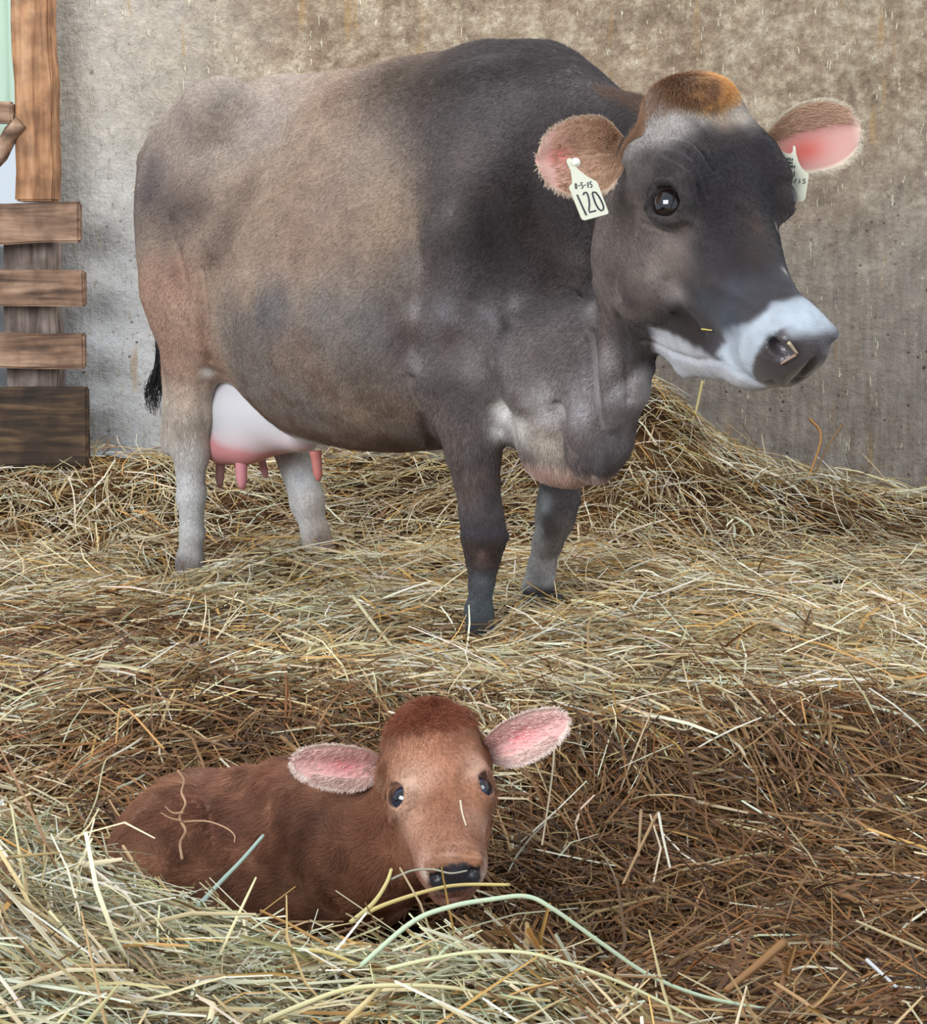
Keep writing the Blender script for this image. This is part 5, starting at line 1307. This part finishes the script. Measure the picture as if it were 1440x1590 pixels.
stalk('hay_stalk', [(545,1432,1.76),(580,1402,1.80),(600,1372,1.84),(608,1350,1.86)], 8, (214, 196, 130), 'short golden stalk rising steeply beside the chin of the calf', 'stalk')
stalk('hay_stalk', [(606,1366,1.85),(640,1352,1.86),(672,1350,1.85),(700,1356,1.84),(726,1352,1.84)], 4, (160, 156, 138), 'thin grey stem crossing the nose of the calf', 'stalk')
stalk('hay_stalk', [(300,1415,1.74),(340,1372,1.78),(375,1336,1.82),(409,1297,1.86)], 8, (170, 190, 176), 'bluish green stalk sticking up in front of the calf flank', 'stalk')
stalk('hay_stalk', [(400,1590,1.42),(470,1560,1.44),(540,1536,1.46),(620,1530,1.47),(700,1534,1.48),(770,1548,1.50)], 9, (222, 210, 160), 'thick cream stalk lying along the front of the hay heap', 'stalk')
stalk('hay_stalk', [(480,1475,1.56),(510,1480,1.56),(560,1500,1.56),(620,1530,1.57),(695,1560,1.56)], 7, (222, 200, 130), 'yellow stalk slanting down through the hay heap', 'stalk')
stalk('hay_stalk', [(240,1592,1.36),(262,1545,1.42)], 9, (206, 216, 206), 'short whitish stem end at the bottom edge of the hay heap', 'stalk')
stalk('hay_stalk', [(110,1322,1.80),(150,1347,1.79),(178,1368,1.78),(172,1395,1.76)], 6, (206, 208, 178), 'pale bent stem on top of the hay heap', 'stalk')
stalk('hay_stalk', [(130,1285,1.88),(150,1240,1.92),(165,1180,1.98),(195,1175,2.02)], 3, (190, 178, 140), 'thin upright stem beside the rump of the calf', 'stalk')
stalk('hay_stalk', [(862,1153,2.30),(858,1200,2.22),(850,1260,2.14),(842,1312,2.05)], 4, (188, 172, 142), 'thin stem hanging down below the pink ear of the calf', 'stalk')
stalk('straw_stalk', [(1023,1262,2.10),(1030,1300,2.05),(1041,1348,2.00)], 5, (214, 206, 186), 'white straw stem standing in the brown bedding', 'straw')
stalk('straw_stalk', [(1021,1264,2.11),(1000,1305,2.05),(968,1372,1.95)], 6, (170, 136, 96), 'brown straw stem leaning against the white stem', 'straw')
stalk('straw_stalk', [(996,1258,2.12),(992,1330,2.04)], 6, (160, 130, 96), 'tan straw stem upright beside the crossed pair of stems', 'straw')
stalk('straw_stalk', [(1218,1463,1.78),(1175,1500,1.73),(1128,1538,1.68)], 15, (156, 112, 68), 'wide flat brown blade lying beside the end of the green stalk', 'straw')
stalk('straw_stalk', [(1225,1500,1.74),(1205,1550,1.68),(1165,1600,1.60)], 13, (128, 88, 52), 'wide dark brown blade pointing out of the picture bottom', 'straw')
stalk('straw_stalk', [(1346,1490,1.74),(1370,1512,1.72),(1393,1533,1.70)], 7, (206, 206, 206), 'short shiny white stem on dark bedding', 'straw')
stalk('straw_stalk', [(560,1030,3.16),(660,1022,3.22),(735,1010,3.28)], 7, (190, 138, 74), 'orange straw stem lying in front of the forefoot of the cow', 'straw')
stalk('straw_stalk', [(775,1082,2.95),(735,1050,3.0),(700,1090,2.9)], 4, (220, 206, 160), 'bent yellow straw stem above the poll of the calf', 'straw')
stalk('straw_stalk', [(548,925,3.45),(580,968,3.35),(610,1005,3.22)], 7, (214, 202, 160), 'pale straw stem slanting between the feet of the cow', 'straw')
stalk('straw_stalk', [(1395,765,4.80),(1440,757,4.82),(1480,750,4.84)], 4, (226, 220, 180), 'pale straw stem reaching out from the wall foot', 'straw')
stalk('straw_stalk', [(1258,650,5.05),(1275,680,5.0),(1250,760,4.85)], 5, (190, 138, 80), 'orange brown stem standing against the concrete wall', 'straw')
stalk('straw_stalk', [(1308,660,5.08),(1282,700,5.0),(1255,762,4.86)], 4, (150, 118, 82), 'thin brown twig forked against the concrete wall', 'straw')
stalk('straw_stalk', [(1091,592,5.05),(1083,630,5.0),(1077,650,4.96)], 5, (206, 190, 130), 'yellow stem upright on the straw mound under the muzzle of the cow', 'straw')
stalk('straw_stalk', [(255,1013+150,2.3),(192,1100,2.35),(180,1155,2.3)], 4, (200, 150, 90), 'golden stem standing in the brown bedding behind the calf', 'straw')
# bits stuck to the animals
stalk('straw_bit', [(715,1243,1.985),(718,1262,1.97),(724,1282,1.955)], 3.2, (226, 208, 180), 'tiny straw bit stuck on the face of the calf', 'straw')
def bit(a, b, wpx, col, label):
    pa, pb = sf.pt(*a), sf.pt(*b); ya, yb = pa[1] - .006, pb[1] - .006
    stalk('straw_bit', [(a[0], a[1], ya), (b[0], b[1], yb)], wpx, col, label, 'straw')
bit((1225, 532), (1238, 549), 6, (200, 180, 150), 'broad straw bit on the dark nose of the cow, upper of two')
bit((1236, 551), (1213, 565), 5, (170, 140, 120), 'brownish straw bit on the dark nose of the cow, lower of two')
bit((1090, 511), (1106, 513), 3, (226, 206, 110), 'yellow straw bit on the lip of the cow')
# curly dry root in front of the calf
rt = stalk('dry_root', [(283,1335,2.02),(280,1310,2.03),(288,1290,2.03),(279,1270,2.04),(288,1248,2.04),(282,1230,2.05),(286,1212,2.05),(276,1196,2.05)], 5, (190, 150, 116), 'curly dry root standing before the hip of the calf', 'root', bend_n=60)
for pts in ([(285,1262,2.035),(268,1262,2.03),(256,1252,2.03)], [(283,1275,2.035),(264,1270,2.03),(250,1262,2.03)], [(286,1276,2.03),(320,1275,2.0),(350,1285,1.98),(364,1297,1.97),(364,1308,1.96)]):
    q = np.array([P(*p) for p in pts]); t = np.linspace(0, len(q)-1, 14); pp = np.stack([interp_s(t, np.arange(float(len(q))), q[:, j]) for j in range(3)], -1)
    o = from_lists('rootlet', [tube_np(pp, np.linspace(.0016, .0008, 14), 5)], list(rt.data.materials)[0], rt, np.array(rt.location))
